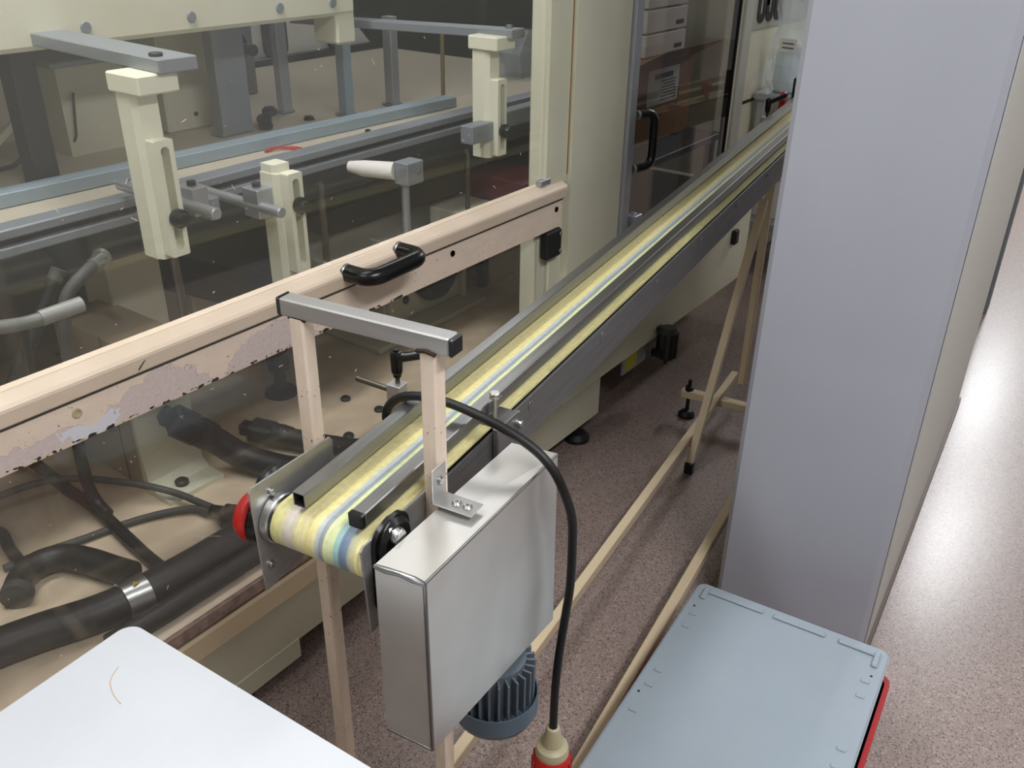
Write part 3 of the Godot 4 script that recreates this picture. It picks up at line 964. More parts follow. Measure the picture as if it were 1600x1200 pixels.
	# posts standing on the work table
	var spots := [[Vector3(-2.02, 1.04, -1.00), Vector2(0.055, 0.055), 1.33, M.darksteel, "dark grey square post at the left end of the inner work table"],
		[Vector3(-2.10, 1.04, -1.59), Vector2(0.04, 0.10), 1.335, M.alu_grey, "wide grey plate post standing on the inner work table"],
		[Vector3(-2.20, 1.04, -1.86), Vector2(0.03, 0.035), 1.335, M.alu, "slim aluminium post behind the wide grey plate post"],
		[Vector3(-2.03, 1.04, -1.95), Vector2(0.035, 0.032), 1.30, M.bluegrey, "bright bluish post right of the slim aluminium post"],
		[Vector3(-2.03, 1.04, -2.15), Vector2(0.035, 0.032), 1.30, M.alu, "rightmost square aluminium post before the thin rod"]]
	for s in spots:
		var p := thing("support_post", s[4], "post", s[0])
		var v: Vector3 = s[0]
		var sz: Vector2 = s[1]
		begin()
		bx(v + Vector3(-sz.x / 2, 0, -sz.y / 2), Vector3(v.x + sz.x / 2, s[2], v.z + sz.y / 2), 0.002)
		part("post_body", s[3], p)
		begin()
		bx(v + Vector3(-sz.x / 2 - 0.01, 0, -sz.y / 2 - 0.006), v + Vector3(sz.x / 2 + 0.002, 0.006, sz.y / 2 + 0.006), 0.001)
		part("foot_plate", M.alu_grey, p)
	# bolts on the wide plate post
	var tr := thing("thin_rod", "thin brass-coloured rod with hex foot on the work table", "rod", Vector3(-1.95, 1.04, -2.30))
	begin()
	tube([Vector3(-1.95, 1.05, -2.30), Vector3(-1.95, 1.24, -2.30)], 0.007, 10)
	part("rod_body", mat(Color(0.55, 0.48, 0.33), 0.4, 0.6), tr)
	begin()
	hexbolt(Vector3(-1.95, 1.04, -2.30), Vector3.UP, 0.014, 0.016)
	part("hex_foot", M.alu, tr)

	# cream boxes and the end of another machine behind the table
	var c1 := thing("slanted_housing", "cream housing with slanted sides behind the left slotted bracket", "housing", Vector3(-2.2, 1.04, -1.27))
	begin()
	prism([Vector2(-0.075, 0.0), Vector2(0.075, 0.0), Vector2(0.10, 0.21), Vector2(-0.075, 0.21)], Vector3(-2.2, 1.038, -1.25), Vector3(0, 0, -1), Vector3.UP, Vector3(-0.2, 0, 0))
	var c1b := part("housing_body", M.cream2, c1)
	begin()
	tube([Vector3(-2.192, 1.19, -1.205), Vector3(-2.19, 1.09, -1.19), Vector3(-2.195, 1.075, -1.185)], 0.003, 8)
	part("wire_clip", M.rubber, c1b)
	begin()
	bx(Vector3(-2.42, 1.248, -1.36), Vector3(-2.19, 1.262, -1.16), 0.003)
	part("lid", M.alu_grey, c1b)
	var c2 := thing("cream_box", "tall cream box between the left bracket and the wide plate post", "box", Vector3(-2.25, 1.04, -1.53))
	begin()
	bx(Vector3(-2.40, 1.038, -1.62), Vector3(-2.22, 1.30, -1.47), 0.006)
	part("box_body", M.cream2, c2)
	begin()
	cyl(Vector3(-2.22, 1.08, -1.56), Vector3(-2.217, 1.08, -1.56), 0.006, 10)
	part("screw", M.darksteel, c2)
	var sf := thing("shaft_bearing", "round dark shaft bearing seen between two posts", "bearing", Vector3(-2.5, 1.04, -1.95))
	begin()
	bx(Vector3(-2.56, 1.038, -2.01), Vector3(-2.50, 1.26, -1.85), 0.004)
	part("bearing_plate", M.alu_grey, sf)
	begin()
	lathe([Vector2(0.045, 0), Vector2(0.045, 0.015), Vector2(0.03, 0.022), Vector2(0.018, 0.022)], Vector3(-2.50, 1.19, -1.93), Vector3.RIGHT, 24)
	part("flange", M.black, sf)
	begin()
	cyl(Vector3(-2.50, 1.19, -1.93), Vector3(-2.40, 1.19, -1.93), 0.018, 16, 0.002)
	part("shaft_stub", M.greyhose, sf)
	var wp := thing("white_guard_plate", "white slanted plate with dark arched cut-outs at the back", "plate", Vector3(-2.9, 1.04, -2.6))
	begin()
	prism([Vector2(2.05, 1.04), Vector2(3.02, 1.04), Vector2(2.80, 1.26), Vector2(2.05, 1.26)], Vector3(-2.95, 0, 0), Vector3(0, 0, -1), Vector3.UP, Vector3(-0.02, 0, 0))
	part("plate_body", M.white, wp)
	for z in [-2.47, -2.80]:
		begin()
		prism(rrect(Vector2(-0.055, -0.05), Vector2(0.055, 0.14), 0.05), Vector3(-2.95, 1.045 + 0.05, z), Vector3(0, 0, -1), Vector3.UP, Vector3(0.02, 0, 0))
		part("cut_out", M.dark, wp)
	begin()
	bx(Vector3(-2.935, 1.038, -3.1), Vector3(-2.90, 1.065, -2.0), 0.002)
	part("base_strip", M.black, wp)

	var rw := thing("red_wires", "pair of loose red wires lying on the table behind the flat bar", "wire", Vector3(-1.85, 1.04, -1.55))
	begin()
	tube(spline([Vector3(-1.868, 1.041, -1.500), Vector3(-1.872, 1.044, -1.53), Vector3(-1.850, 1.043, -1.57), Vector3(-1.826, 1.041, -1.585)], 5), 0.0028, 8)
	part("wire", M.red, rw)
	begin()
	tube(spline([Vector3(-1.866, 1.041, -1.505), Vector3(-1.860, 1.046, -1.535), Vector3(-1.842, 1.043, -1.56), Vector3(-1.818, 1.041, -1.572)], 5), 0.0028, 8)
	part("wire", M.red, rw)
	for q in [[Vector3(-2.075, 1.038, -1.840), 0.014, 0.010, "black screw head on the table between the bluish and slim posts"], [Vector3(-1.834, 1.038, -1.836), 0.008, 0.007, "small bolt on the table edge in front of the flat bar"]]:
		var sc := thing("table_screw", q[3], "screw", q[0])
		begin()
		hexbolt(q[0], Vector3.UP, q[1], q[2])
		part("screw_head", M.rubber, sc)
	var gk := thing("grip_knob", "black lobed grip knob at the foot of the wide grey plate post", "knob", Vector3(-2.06, 1.04, -1.675))
	begin()
	for k in 3:
		lathe([Vector2(0, 0), Vector2(0.018, 0), Vector2(0.021, 0.006), Vector2(0.021, 0.014), Vector2(0.014, 0.022), Vector2(0, 0.022)], Vector3(-2.075 + k * 0.012, 1.038 + k * 0.021, -1.678 + (k % 2) * 0.012), Vector3.UP, 14)
	part("knob_body", M.rubber, gk)
	var cg := thing("clear_cover", "translucent faceted cover at the right end of the inner table", "cover", Vector3(-2.0, 1.04, -2.88))
	begin()
	prism([Vector2(2.80, 1.038), Vector2(2.94, 1.038), Vector2(2.99, 1.10), Vector2(2.95, 1.19), Vector2(2.84, 1.20), Vector2(2.785, 1.12)], Vector3(-2.0, 0, 0), Vector3(0, 0, -1), Vector3.UP, Vector3(-0.12, 0, 0))
	part("cover_body", M.film, cg)
	begin()
	bx(Vector3(-2.10, 1.038, -2.93), Vector3(-2.02, 1.13, -2.82), 0.01)
	part("contents", M.bluegrey, cg)
	var cu := thing("cable_arc", "thin black cable bowing out at the left edge above the flat bar", "cable", Vector3(-2.2, 1.04, -1.0))
	begin()
	tube(spline([Vector3(-2.20, 1.042, -0.93), Vector3(-2.20, 1.044, -1.00), Vector3(-2.20, 1.050, -1.035), Vector3(-2.20, 1.075, -1.068), Vector3(-2.21, 1.12, -1.075)], 6), 0.005, 10)
	part("cable_body", M.rubber, cu)
	var ys := thing("cream_strut", "slanted cream strut at the far left above the flat bar", "strut", Vector3(-2.3, 1.04, -1.08))
	begin()
	bar(Vector3(-2.30, 1.04, -0.99), Vector3(-2.30, 1.16, -1.155), 0.016, 0.020, Vector3.RIGHT)
	part("strut_body", M.bracket, ys)
	# slotted brackets that carry the guide rods
	var a1 = bracket("slotted_bracket", "large cream slotted bracket under a grey arm with knob and rod, leftmost inside the window", -1.45, -0.945, 1.01, 1.312, true, 1.091, true)
	bracket("slotted_bracket", "short cream slotted upright without cap rising behind the chipped beam", -1.45, -1.235, 0.80, 1.128, false, 1.046, false)
	var a3 = bracket("slotted_bracket", "cream slotted bracket hanging from grey arm near the right window post", -1.46, -1.962, 1.0, 1.275, true, 1.073, false)
	# arms the two hanging brackets are bolted to
	begin()
	bar(Vector3(-1.43, 1.358, -0.985), Vector3(-2.05, 1.358, -1.03), 0.075, 0.024)
	a1 = part("arm", M.alu_grey, a1)
	begin()
	cyl(Vector3(-1.47, 1.37, -0.97), Vector3(-1.47, 1.376, -0.97), 0.012, 12, 0.001)
	part("bolt", M.rubber, a1)
	begin()
	bar(Vector3(-1.44, 1.314, -2.0), Vector3(-2.25, 1.290, -1.98), 0.06, 0.022)
	a3 = part("arm", M.alu_grey, a3)
	begin()
	hexbolt(Vector3(-1.47, 1.325, -2.0), Vector3.UP, 0.009, 0.008)
	part("bolt", M.chrome, a3)

	# round bars in clamp blocks in front of the rails
	clamp_block("aluminium clamp block on a round bar right behind the leftmost bracket", Vector3(-1.52, 1.092, -1.035), Vector3(0.05, 0.056, 0.036), -1.42, 1.088, -1.012)
	clamp_block("aluminium clamp block on a round bar between two slotted brackets", Vector3(-1.52, 1.052, -1.188), Vector3(0.05, 0.062, 0.040), -1.435, 1.046, -1.178)
	var d4 := thing("rod_clamp", "grey square clamp on top of an upright steel rod with white sleeve behind", "clamp", Vector3(-1.52, 0.80, -1.65))
	begin()
	bx(Vector3(-1.545, 0.988, -1.688), Vector3(-1.50, 1.044, -1.628), 0.002)
	var d4b := part("clamp_body", M.alu_grey, d4)
	begin()
	cyl(Vector3(-1.50, 1.015, -1.672), Vector3(-1.498, 1.015, -1.672), 0.008, 14)
	part("bolt", M.chrome, d4b)
	begin()
	tube([Vector3(-1.525, 0.80, -1.645), Vector3(-1.525, 0.99, -1.645)], 0.010, 14)
	part("rod", M.alu, d4)
	begin()
	tube([Vector3(-1.545, 1.02, -1.63), Vector3(-1.62, 1.02, -1.60), Vector3(-1.66, 1.02, -1.59)], [0.022, 0.020, 0.014], 16)
	part("sleeve", M.paper, d4)
	var d5 := thing("grey_block_bar", "short square grey bar end beside the right hanging bracket", "bar", Vector3(-1.5, 1.06, -1.95))
	begin()
	bx(Vector3(-1.515, 1.052, -1.99), Vector3(-1.475, 1.098, -1.852), 0.002)
	bx(Vector3(-1.56, 1.055, -2.35), Vector3(-1.52, 1.098, -1.97), 0.002)
	part("bar_body", M.alu_grey, d5)
	begin()
	cyl(Vector3(-1.475, 1.075, -1.882), Vector3(-1.4735, 1.075, -1.882), 0.008, 14)
	part("bolt_hole", M.chrome, d5)
	var rods := [[Vector3(-1.535, 0.80, -1.905), 1.02, 0.0065, M.rod, "thin dark steel rod upright left of the right hanging bracket"], [Vector3(-1.50, 0.80, -1.345), 1.06, 0.0085, M.rod, "upright steel rod right behind the short slotted upright"]]
	for q in rods:
		var rt := thing("upright_rod", q[4], "rod", q[0])
		begin()
		var v: Vector3 = q[0]
		tube([v, Vector3(v.x, q[1] - 0.01, v.z), Vector3(v.x - 0.004, q[1], v.z + 0.004)], q[2], 12)
		part("rod_body", q[3], rt)
		begin()
		cyl(v, v + Vector3(0, 0.012, 0), 0.018, 14, 0.002)
		part("collar", M.darksteel, rt)

	var mr := thing("mounting_rail", "cream mounting rail hidden behind the chipped beam that carries brackets and rods", "rail", Vector3(-1.5, 0.78, -1.2))
	begin()
	bx(Vector3(-1.56, 0.765, 0.9), Vector3(-1.45, 0.80, -1.94), 0.003)
	part("rail_body", M.cream2, mr)
	# lower compartment
	var col := thing("support_column", "pale cream square column holding the inner work table", "column", Vector3(-2.0, 0.33, -1.16))
	begin()
	bx(Vector3(-2.12, 0.325, -1.235), Vector3(-2.0, 0.95, -1.09), 0.004)
	part("column_body", M.cream, col)
	var ab := thing("angle_support", "cream bent foot bracket bolted to the bed under the chipped beam", "bracket", Vector3(-1.8, 0.325, -1.03))
	begin()
	bx(Vector3(-2.07, 0.325, -1.105), Vector3(-1.792, 0.72, -0.968), 0.004)
	var abb := part("block", mat(Color(0.66, 0.60, 0.48), 0.5), ab)
	begin()
	cyl(Vector3(-1.90, 0.46, -0.968), Vector3(-1.90, 0.46, -0.962), 0.009, 12, 0.001)
	part("screw", M.alu_grey, abb)
	begin()
	bx(Vector3(-1.868, 0.325, -0.968), Vector3(-1.866, 0.72, -0.9665), 0.0)
	part("joint", M.dark, abb)
	begin()
	prism([Vector2(0, 0), Vector2(0.10, 0), Vector2(0.10, 0.012), Vector2(0.045, 0.015), Vector2(0.022, 0.035), Vector2(0.012, 0.10), Vector2(0.009, 0.395), Vector2(0, 0.395)], Vector3(-1.792, 0.325, -0.960), Vector3.RIGHT, Vector3.UP, Vector3(0, 0, -0.155))
	var abp := part("bent_plate", M.cream, ab)
	begin()
	lathe([Vector2(0.017, 0), Vector2(0.017, 0.009), Vector2(0.012, 0.013), Vector2(0, 0.013)], Vector3(-1.735, 0.339, -1.025), Vector3.UP, 14)
	part("bolt", M.rubber, abp)
	var lf := thing("levelling_foot", "black levelling foot on the bed under the middle of the chipped beam", "foot", Vector3(-1.917, 0.325, -1.499))
	begin()
	lathe([Vector2(0, 0), Vector2(0.048, 0), Vector2(0.046, 0.012), Vector2(0.022, 0.02), Vector2(0.018, 0.03), Vector2(0.018, 0.08), Vector2(0.032, 0.085), Vector2(0.034, 0.11), Vector2(0.026, 0.13), Vector2(0.032, 0.14), Vector2(0.032, 0.18), Vector2(0.012, 0.19), Vector2(0.012, 0.262), Vector2(0, 0.262)], Vector3(-1.917, 0.325, -1.499), Vector3.UP, 24)
	part("foot_body", M.rubber, lf)
	# gear housing at the right of the lower window
	var gb := thing("gear_housing", "dim cream gear housing with round wheel at the right of the lower window", "housing", Vector3(-1.95, 0.33, -2.2))
	begin()
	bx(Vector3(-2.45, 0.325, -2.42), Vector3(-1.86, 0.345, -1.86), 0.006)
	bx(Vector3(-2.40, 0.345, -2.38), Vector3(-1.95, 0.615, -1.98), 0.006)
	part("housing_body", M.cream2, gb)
	for w in [[-2.0, -1.98], [-2.38, -2.36]]:
		begin()
		bx(Vector3(-1.95, 0.345, w[0]), Vector3(-1.925, 0.60, w[1]), 0.004)
		part("rib", M.cream2, gb)
	begin()
	lathe([Vector2(0.105, 0), Vector2(0.11, 0.015), Vector2(0.10, 0.035), Vector2(0.082, 0.035), Vector2(0.07, 0.012), Vector2(0.035, 0.010), Vector2(0.03, 0.03), Vector2(0, 0.03)], Vector3(-1.95, 0.49, -2.22), Vector3.RIGHT, 32)
	part("wheel", M.darksteel, gb)
	for q in [Vector2(0.42, -2.08), Vector2(0.52, -2.06)]:
		begin()
		cyl(Vector3(-1.95, q.x, q.y), Vector3(-1.942, q.x, q.y), 0.014, 12, 0.002)
		part("bolt", M.rubber, gb)
	var sb := thing("steel_slide_plate", "dark steel slide plate with bolt behind the upright steel rod", "plate", Vector3(-2.2, 0.45, -1.6))
	begin()
	bar(Vector3(-2.62, 0.60, -1.45), Vector3(-1.72, 0.60, -1.60), 0.20, 0.02)
	part("plate_body", M.darksteel, sb)
	begin()
	bx(Vector3(-2.4, 0.325, -1.60), Vector3(-2.2, 0.59, -1.44), 0.003)
	part("pedestal", M.cream2, sb)
	begin()
	cyl(Vector3(-2.0, 0.61, -1.55), Vector3(-2.0, 0.62, -1.55), 0.02, 14, 0.002)
	part("bolt", M.rubber, sb)
	var mb := thing("cream_beam", "cream cross beam low behind the thin upright rods", "beam", Vector3(-2.0, 0.6, -2.3))
	begin()
	bx(Vector3(-2.1, 0.62, -3.0), Vector3(-1.75, 0.66, -1.75), 0.004)
	bx(Vector3(-2.05, 0.325, -3.0), Vector3(-1.95, 0.62, -2.55), 0.004)
	part("beam_body", M.cream2, mb)
	var rb := thing("red_bin", "dim cream bin with dark red inside at the right end behind the window", "bin", Vector3(-1.75, 0.66, -2.35))
	begin()
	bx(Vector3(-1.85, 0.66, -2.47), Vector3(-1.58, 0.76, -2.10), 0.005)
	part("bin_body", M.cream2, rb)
	begin()
	bx(Vector3(-1.83, 0.76, -2.45), Vector3(-1.60, 0.84, -2.26), 0.005)
	part("contents", mat(Color(0.35, 0.05, 0.05), 0.6), rb)

	# hoses and cables lying in the tray
	hose("thick_hose", "thick black hose with metal collar lying across the front left of the bed", [Vector3(-1.72, 0.365, 0.70), Vector3(-1.68, 0.365, 0.25), Vector3(-1.61, 0.365, -0.12), Vector3(-1.555, 0.365, -0.33), Vector3(-1.515, 0.365, -0.466), Vector3(-1.487, 0.365, -0.545), Vector3(-1.455, 0.365, -0.619), Vector3(-1.437, 0.366, -0.684), Vector3(-1.425, 0.366, -0.80), Vector3(-1.422, 0.366, -0.92), Vector3(-1.425, 0.366, -1.02)], 0.037, M.hose, 0.60)
	hose("thick_hose", "black hose squeezed between the collared hose and the lower pane", [Vector3(-1.372, 0.350, -0.60), Vector3(-1.367, 0.350, -0.70), Vector3(-1.366, 0.350, -0.80), Vector3(-1.366, 0.350, -0.90), Vector3(-1.366, 0.350, -1.00)], 0.0225, M.hose, 0.0)
	hose("thick_hose", "thick black hose curling back to an open end left of the tray", [Vector3(-1.636, 0.355, -0.560), Vector3(-1.680, 0.358, -0.598), Vector3(-1.695, 0.358, -0.645), Vector3(-1.675, 0.357, -0.688), Vector3(-1.62, 0.356, -0.713), Vector3(-1.56, 0.356, -0.728), Vector3(-1.51, 0.356, -0.742)], 0.029, M.hose, -1.0)
	hose("connector_hose", "black angled hose connector curving down from the bent foot bracket", [Vector3(-1.738, 0.505, -1.045), Vector3(-1.718, 0.465, -1.085), Vector3(-1.700, 0.420, -1.125), Vector3(-1.665, 0.378, -1.160), Vector3(-1.566, 0.362, -1.200), Vector3(-1.478, 0.362, -1.243), Vector3(-1.40, 0.362, -1.285)], 0.033, M.hose, -2.0)
	hose("connector_hose", "black straight hose with notched end lying right of the angled connector", [Vector3(-1.745, 0.372, -1.268), Vector3(-1.69, 0.368, -1.290), Vector3(-1.60, 0.362, -1.325), Vector3(-1.50, 0.358, -1.372), Vector3(-1.41, 0.358, -1.42)], 0.027, M.hose, -2.0)
	hose("grey_cable", "thin grey cable arching across the tray to the black plug", [Vector3(-2.02, 0.345, -0.58), Vector3(-1.97, 0.38, -0.706), Vector3(-1.909, 0.39, -0.822), Vector3(-1.777, 0.385, -0.912), Vector3(-1.691, 0.362, -0.971), Vector3(-1.61, 0.352, -0.992), Vector3(-1.565, 0.352, -0.998)], 0.0085, M.greyhose, -1.0)
	hose("grey_cable", "thin grey cable sagging below the other into the curled hose", [Vector3(-1.575, 0.345, -0.985), Vector3(-1.622, 0.342, -0.975), Vector3(-1.671, 0.338, -0.918), Vector3(-1.707, 0.336, -0.841), Vector3(-1.729, 0.336, -0.759), Vector3(-1.755, 0.336, -0.68), Vector3(-1.77, 0.336, -0.60)], 0.0085, M.greyhose, -1.0)
	hose("dark_cable", "dark cable bundle crossing diagonally from the back of the tray", [Vector3(-2.12, 0.40, -0.82), Vector3(-1.99, 0.38, -0.825), Vector3(-1.90, 0.36, -0.828), Vector3(-1.798, 0.352, -0.832), Vector3(-1.637, 0.343, -0.815), Vector3(-1.56, 0.341, -0.806), Vector3(-1.48, 0.341, -0.800)], 0.0145, M.hose, -1.0)
	hose("dark_cable", "dark cable dropping steeply into the crossing bundle", [Vector3(-1.90, 0.66, -0.90), Vector3(-1.86, 0.56, -0.865), Vector3(-1.81, 0.48, -0.835), Vector3(-1.78, 0.42, -0.823), Vector3(-1.76, 0.385, -0.824), Vector3(-1.72, 0.372, -0.822)], 0.0135, M.hose, -1.0)
	hose("dark_cable", "short dark cable end at the left edge of the tray", [Vector3(-1.96, 0.345, -0.60), Vector3(-1.898, 0.342, -0.655), Vector3(-1.82, 0.341, -0.640), Vector3(-1.745, 0.341, -0.628)], 0.013, M.hose, -1.0)
	hose("hanging_hose", "dark hose hanging from the rail beam at the left edge of the window", [Vector3(-1.62, 0.995, -0.792), Vector3(-1.622, 0.934, -0.750), Vector3(-1.622, 0.856, -0.694), Vector3(-1.622, 0.76, -0.62), Vector3(-1.63, 0.72, -0.55)], 0.013, M.hose, -1.0)
	hose("hanging_hose", "dark bent hose with metal fitting hanging beside the cream column", [Vector3(-1.575, 1.004, -0.840), Vector3(-1.555, 0.998, -0.803), Vector3(-1.55, 0.975, -0.765), Vector3(-1.55, 0.935, -0.748), Vector3(-1.55, 0.865, -0.738), Vector3(-1.55, 0.81, -0.735)], 0.0115, M.greyhose, -3.0)
	var stp := thing("steel_pipe", "worn steel pipe end sticking out level behind the chipped beam", "pipe", Vector3(-1.42, 1.0, -0.6))
	begin()
	tube(spline([Vector3(-1.46, 1.02, -0.40), Vector3(-1.43, 1.012, -0.55), Vector3(-1.425, 1.0, -0.63), Vector3(-1.42, 1.004, -0.72)], 5), 0.0115, 14)
	part("pipe_body", mat(Color(0.48, 0.48, 0.46), 0.5, 0.6), stp)
	begin()
	tube([Vector3(-1.425, 1.0, -0.648), Vector3(-1.42, 1.0035, -0.719)], 0.0135, 14)
	part("sleeve", mat(Color(0.58, 0.58, 0.56), 0.55, 0.5), stp)
	begin()
	bar(Vector3(-1.43, 1.0, -0.62), Vector3(-1.47, 0.80, -0.62), 0.014, 0.014, Vector3.FORWARD)
	part("holder", M.darksteel, stp)
	var plg := thing("tray_plug", "black rectangular plug where the thin grey cables meet in the tray", "plug", Vector3(-1.52, 0.33, -1.09))
	begin()
	box(Vector3(-1.50, 0.354, -1.005), Vector3(0.08, 0.050, 0.055), 0.012, Basis(Vector3.UP, 0.5))
	box(Vector3(-1.475, 0.350, -0.985), Vector3(0.05, 0.044, 0.07), 0.012, Basis(Vector3.UP, 0.2))
	part("plug_body", M.rubber, plg)
	begin()
	tube([Vector3(-1.575, 0.350, -0.993), Vector3(-1.535, 0.352, -1.0)], [0.012, 0.018], 12)
	part("strain_relief", M.black, plg)

func bracket(called: String, label: String, x: float, z: float, y0: float, y1: float, capped: bool, knob_y: float, rod: bool) -> Node3D:
	var t := thing(called, label, "bracket", Vector3(x, y0, z))
	var taper := 0.004
	begin()
	# body: an upright bar with chamfered corners
	prism([Vector2(-0.026, 0.0215), Vector2(-0.040, 0.0285), Vector2(-0.078, 0.0285), Vector2(-0.078, -0.018), Vector2(-0.026, -0.018)], Vector3(x, y0, z), Vector3.RIGHT, Vector3.BACK, Vector3(0, y1 - y0 - (0.0 if capped else 0.018), 0))
	if not capped:
		prism([Vector2(-0.036, 0.0195), Vector2(-0.044, 0.026), Vector2(-0.076, 0.026), Vector2(-0.076, -0.016), Vector2(-0.036, -0.016)], Vector3(x, y1 - 0.018, z), Vector3.RIGHT, Vector3.BACK, Vector3(0, 0.018, 0))
	part("bracket_body", M.bracket, t)
	# slotted face
	var h := y1 - y0
	var lo := 0.020
	var hi := h * (0.70 if capped else 0.92)
	if not capped: lo = h * 0.34
	begin()
	ring(rrect(Vector2(-0.0205, lo - 0.012), Vector2(0.0175, hi + 0.012), 0.003, 6), rrect(Vector2(-0.010, lo), Vector2(0.008, hi), 0.0088, 6), Vector3(x, y0, z), Vector3(0, 0, -1), Vector3.UP, Vector3(-0.028, 0, 0))
	part("slot_frame", M.bracket, t)
	begin()
	lathe([Vector2(0.017, 0), Vector2(0.018, 0.004), Vector2(0.018, 0.012), Vector2(0.012, 0.015), Vector2(0.010, 0.024), Vector2(0, 0.025)], Vector3(x, knob_y, z - 0.001), Vector3.RIGHT, 22)
	part("knob", M.black, t)
	if capped:
		begin()
		bx(Vector3(x - 0.088, y1, z - 0.046), Vector3(x + 0.006, y1 + 0.034, z + 0.036), 0.003)
		part("cap", M.bracket, t)
	if rod:
		begin()
		tube([Vector3(x - 0.045, 0.80, z - 0.014), Vector3(x - 0.045, y0 + 0.004, z - 0.008)], 0.0085, 14)
		part("rod", M.rod, t)
	return t

func clamp_block(label: String, c: Vector3, size: Vector3, xe: float, y: float, z: float):
	var t := thing("rod_clamp", label, "clamp", c)
	begin()
	box(c, size, 0.002)
	part("clamp_body", M.alu, t)
	begin()
	cyl(c + Vector3(0, size.y / 2, 0), c + Vector3(0, size.y / 2 + 0.009, 0), 0.009, 14, 0.001)
	part("bolt", M.rubber, t)
	begin()
	cyl(Vector3(-1.735, y, z), Vector3(xe, y, z), 0.0115, 18, 0.002)
	part("round_bar", M.alu, t)
	begin()
	box(c + Vector3(0.003, -size.y / 2 + 0.006, -size.z / 2 - 0.012), Vector3(size.x * 0.8, size.y * 0.8, 0.024), 0.002)
	part("side_plate", M.alu_grey, t)

func hose(called: String, label: String, pts: Array, r: float, m: Material, extra: float):
	var t := thing(called, label, "cable" if called.contains("cable") else "hose", pts[0])
	var p := spline(pts, 6)
	begin()
	tube(p, r, 16)
	var b := part("hose_body" if not called.contains("cable") else "cable_body", m, t)
	if extra > 0.0:       # a metal collar at this share of the length
		var i := int(p.size() * extra) + 7
		var d: Vector3 = (p[i + 1] - p[i - 1]).normalized()
		begin()
		lathe([Vector2(r, -0.026), Vector2(r + 0.004, -0.025), Vector2(r + 0.004, 0.025), Vector2(r, 0.026)], p[i], d, 24)
		var c := part("collar", M.chrome, b)
		begin()
		prism([Vector2(-0.007, -0.005), Vector2(0.007, -0.005), Vector2(0, 0.008)], p[i] + Vector3(0.012, r + 0.0035, 0), Vector3(0, 0, -1), Vector3(-1, 0, 0), Vector3(0, 0.0008, 0))
		part("warning_sticker", M.yellow, c)
	elif extra == -1.0:
		begin()
		var d2: Vector3 = (pts[0] - pts[1]).normalized()
		lathe([Vector2(r * 1.1, -0.02), Vector2(r * 1.1, 0.001), Vector2(r * 0.8, 0.002), Vector2(0, 0.001)], pts[0], d2, 16)
		part("end_sleeve", M.greyhose, b)
	elif extra == -2.0:   # connector body
		begin()
		var dc: Vector3 = (pts[1] - pts[0]).normalized()
		var x := dc.cross(Vector3.UP).normalized()
		box(pts[0] + dc * 0.02, Vector3(r * 2.2, r * 1.9, 0.075), 0.008, Basis(x, dc.cross(x) * -1.0, -dc) if false else Basis(x, x.cross(dc) * -1.0, dc))
		box(pts[0] - dc * 0.028, Vector3(r * 1.3, r * 1.2, 0.03), 0.004, Basis(x, x.cross(dc) * -1.0, dc))
		lathe([Vector2(r * 1.12, 0.0), Vector2(r * 1.15, 0.02), Vector2(r * 1.05, 0.045)], pts[0] + dc * 0.055, dc, 18)
		part("connector", M.rubber, b)
	elif extra == -3.0:
		begin()
		var d3: Vector3 = (pts[0] - pts[1]).normalized()
		cyl(pts[0] - d3 * 0.01, pts[0] + d3 * 0.02, r * 1.2, 6)
		cyl(pts[0] + d3 * 0.02, pts[0] + d3 * 0.03, r * 1.5, 14)
		part("fitting", M.chrome, b)

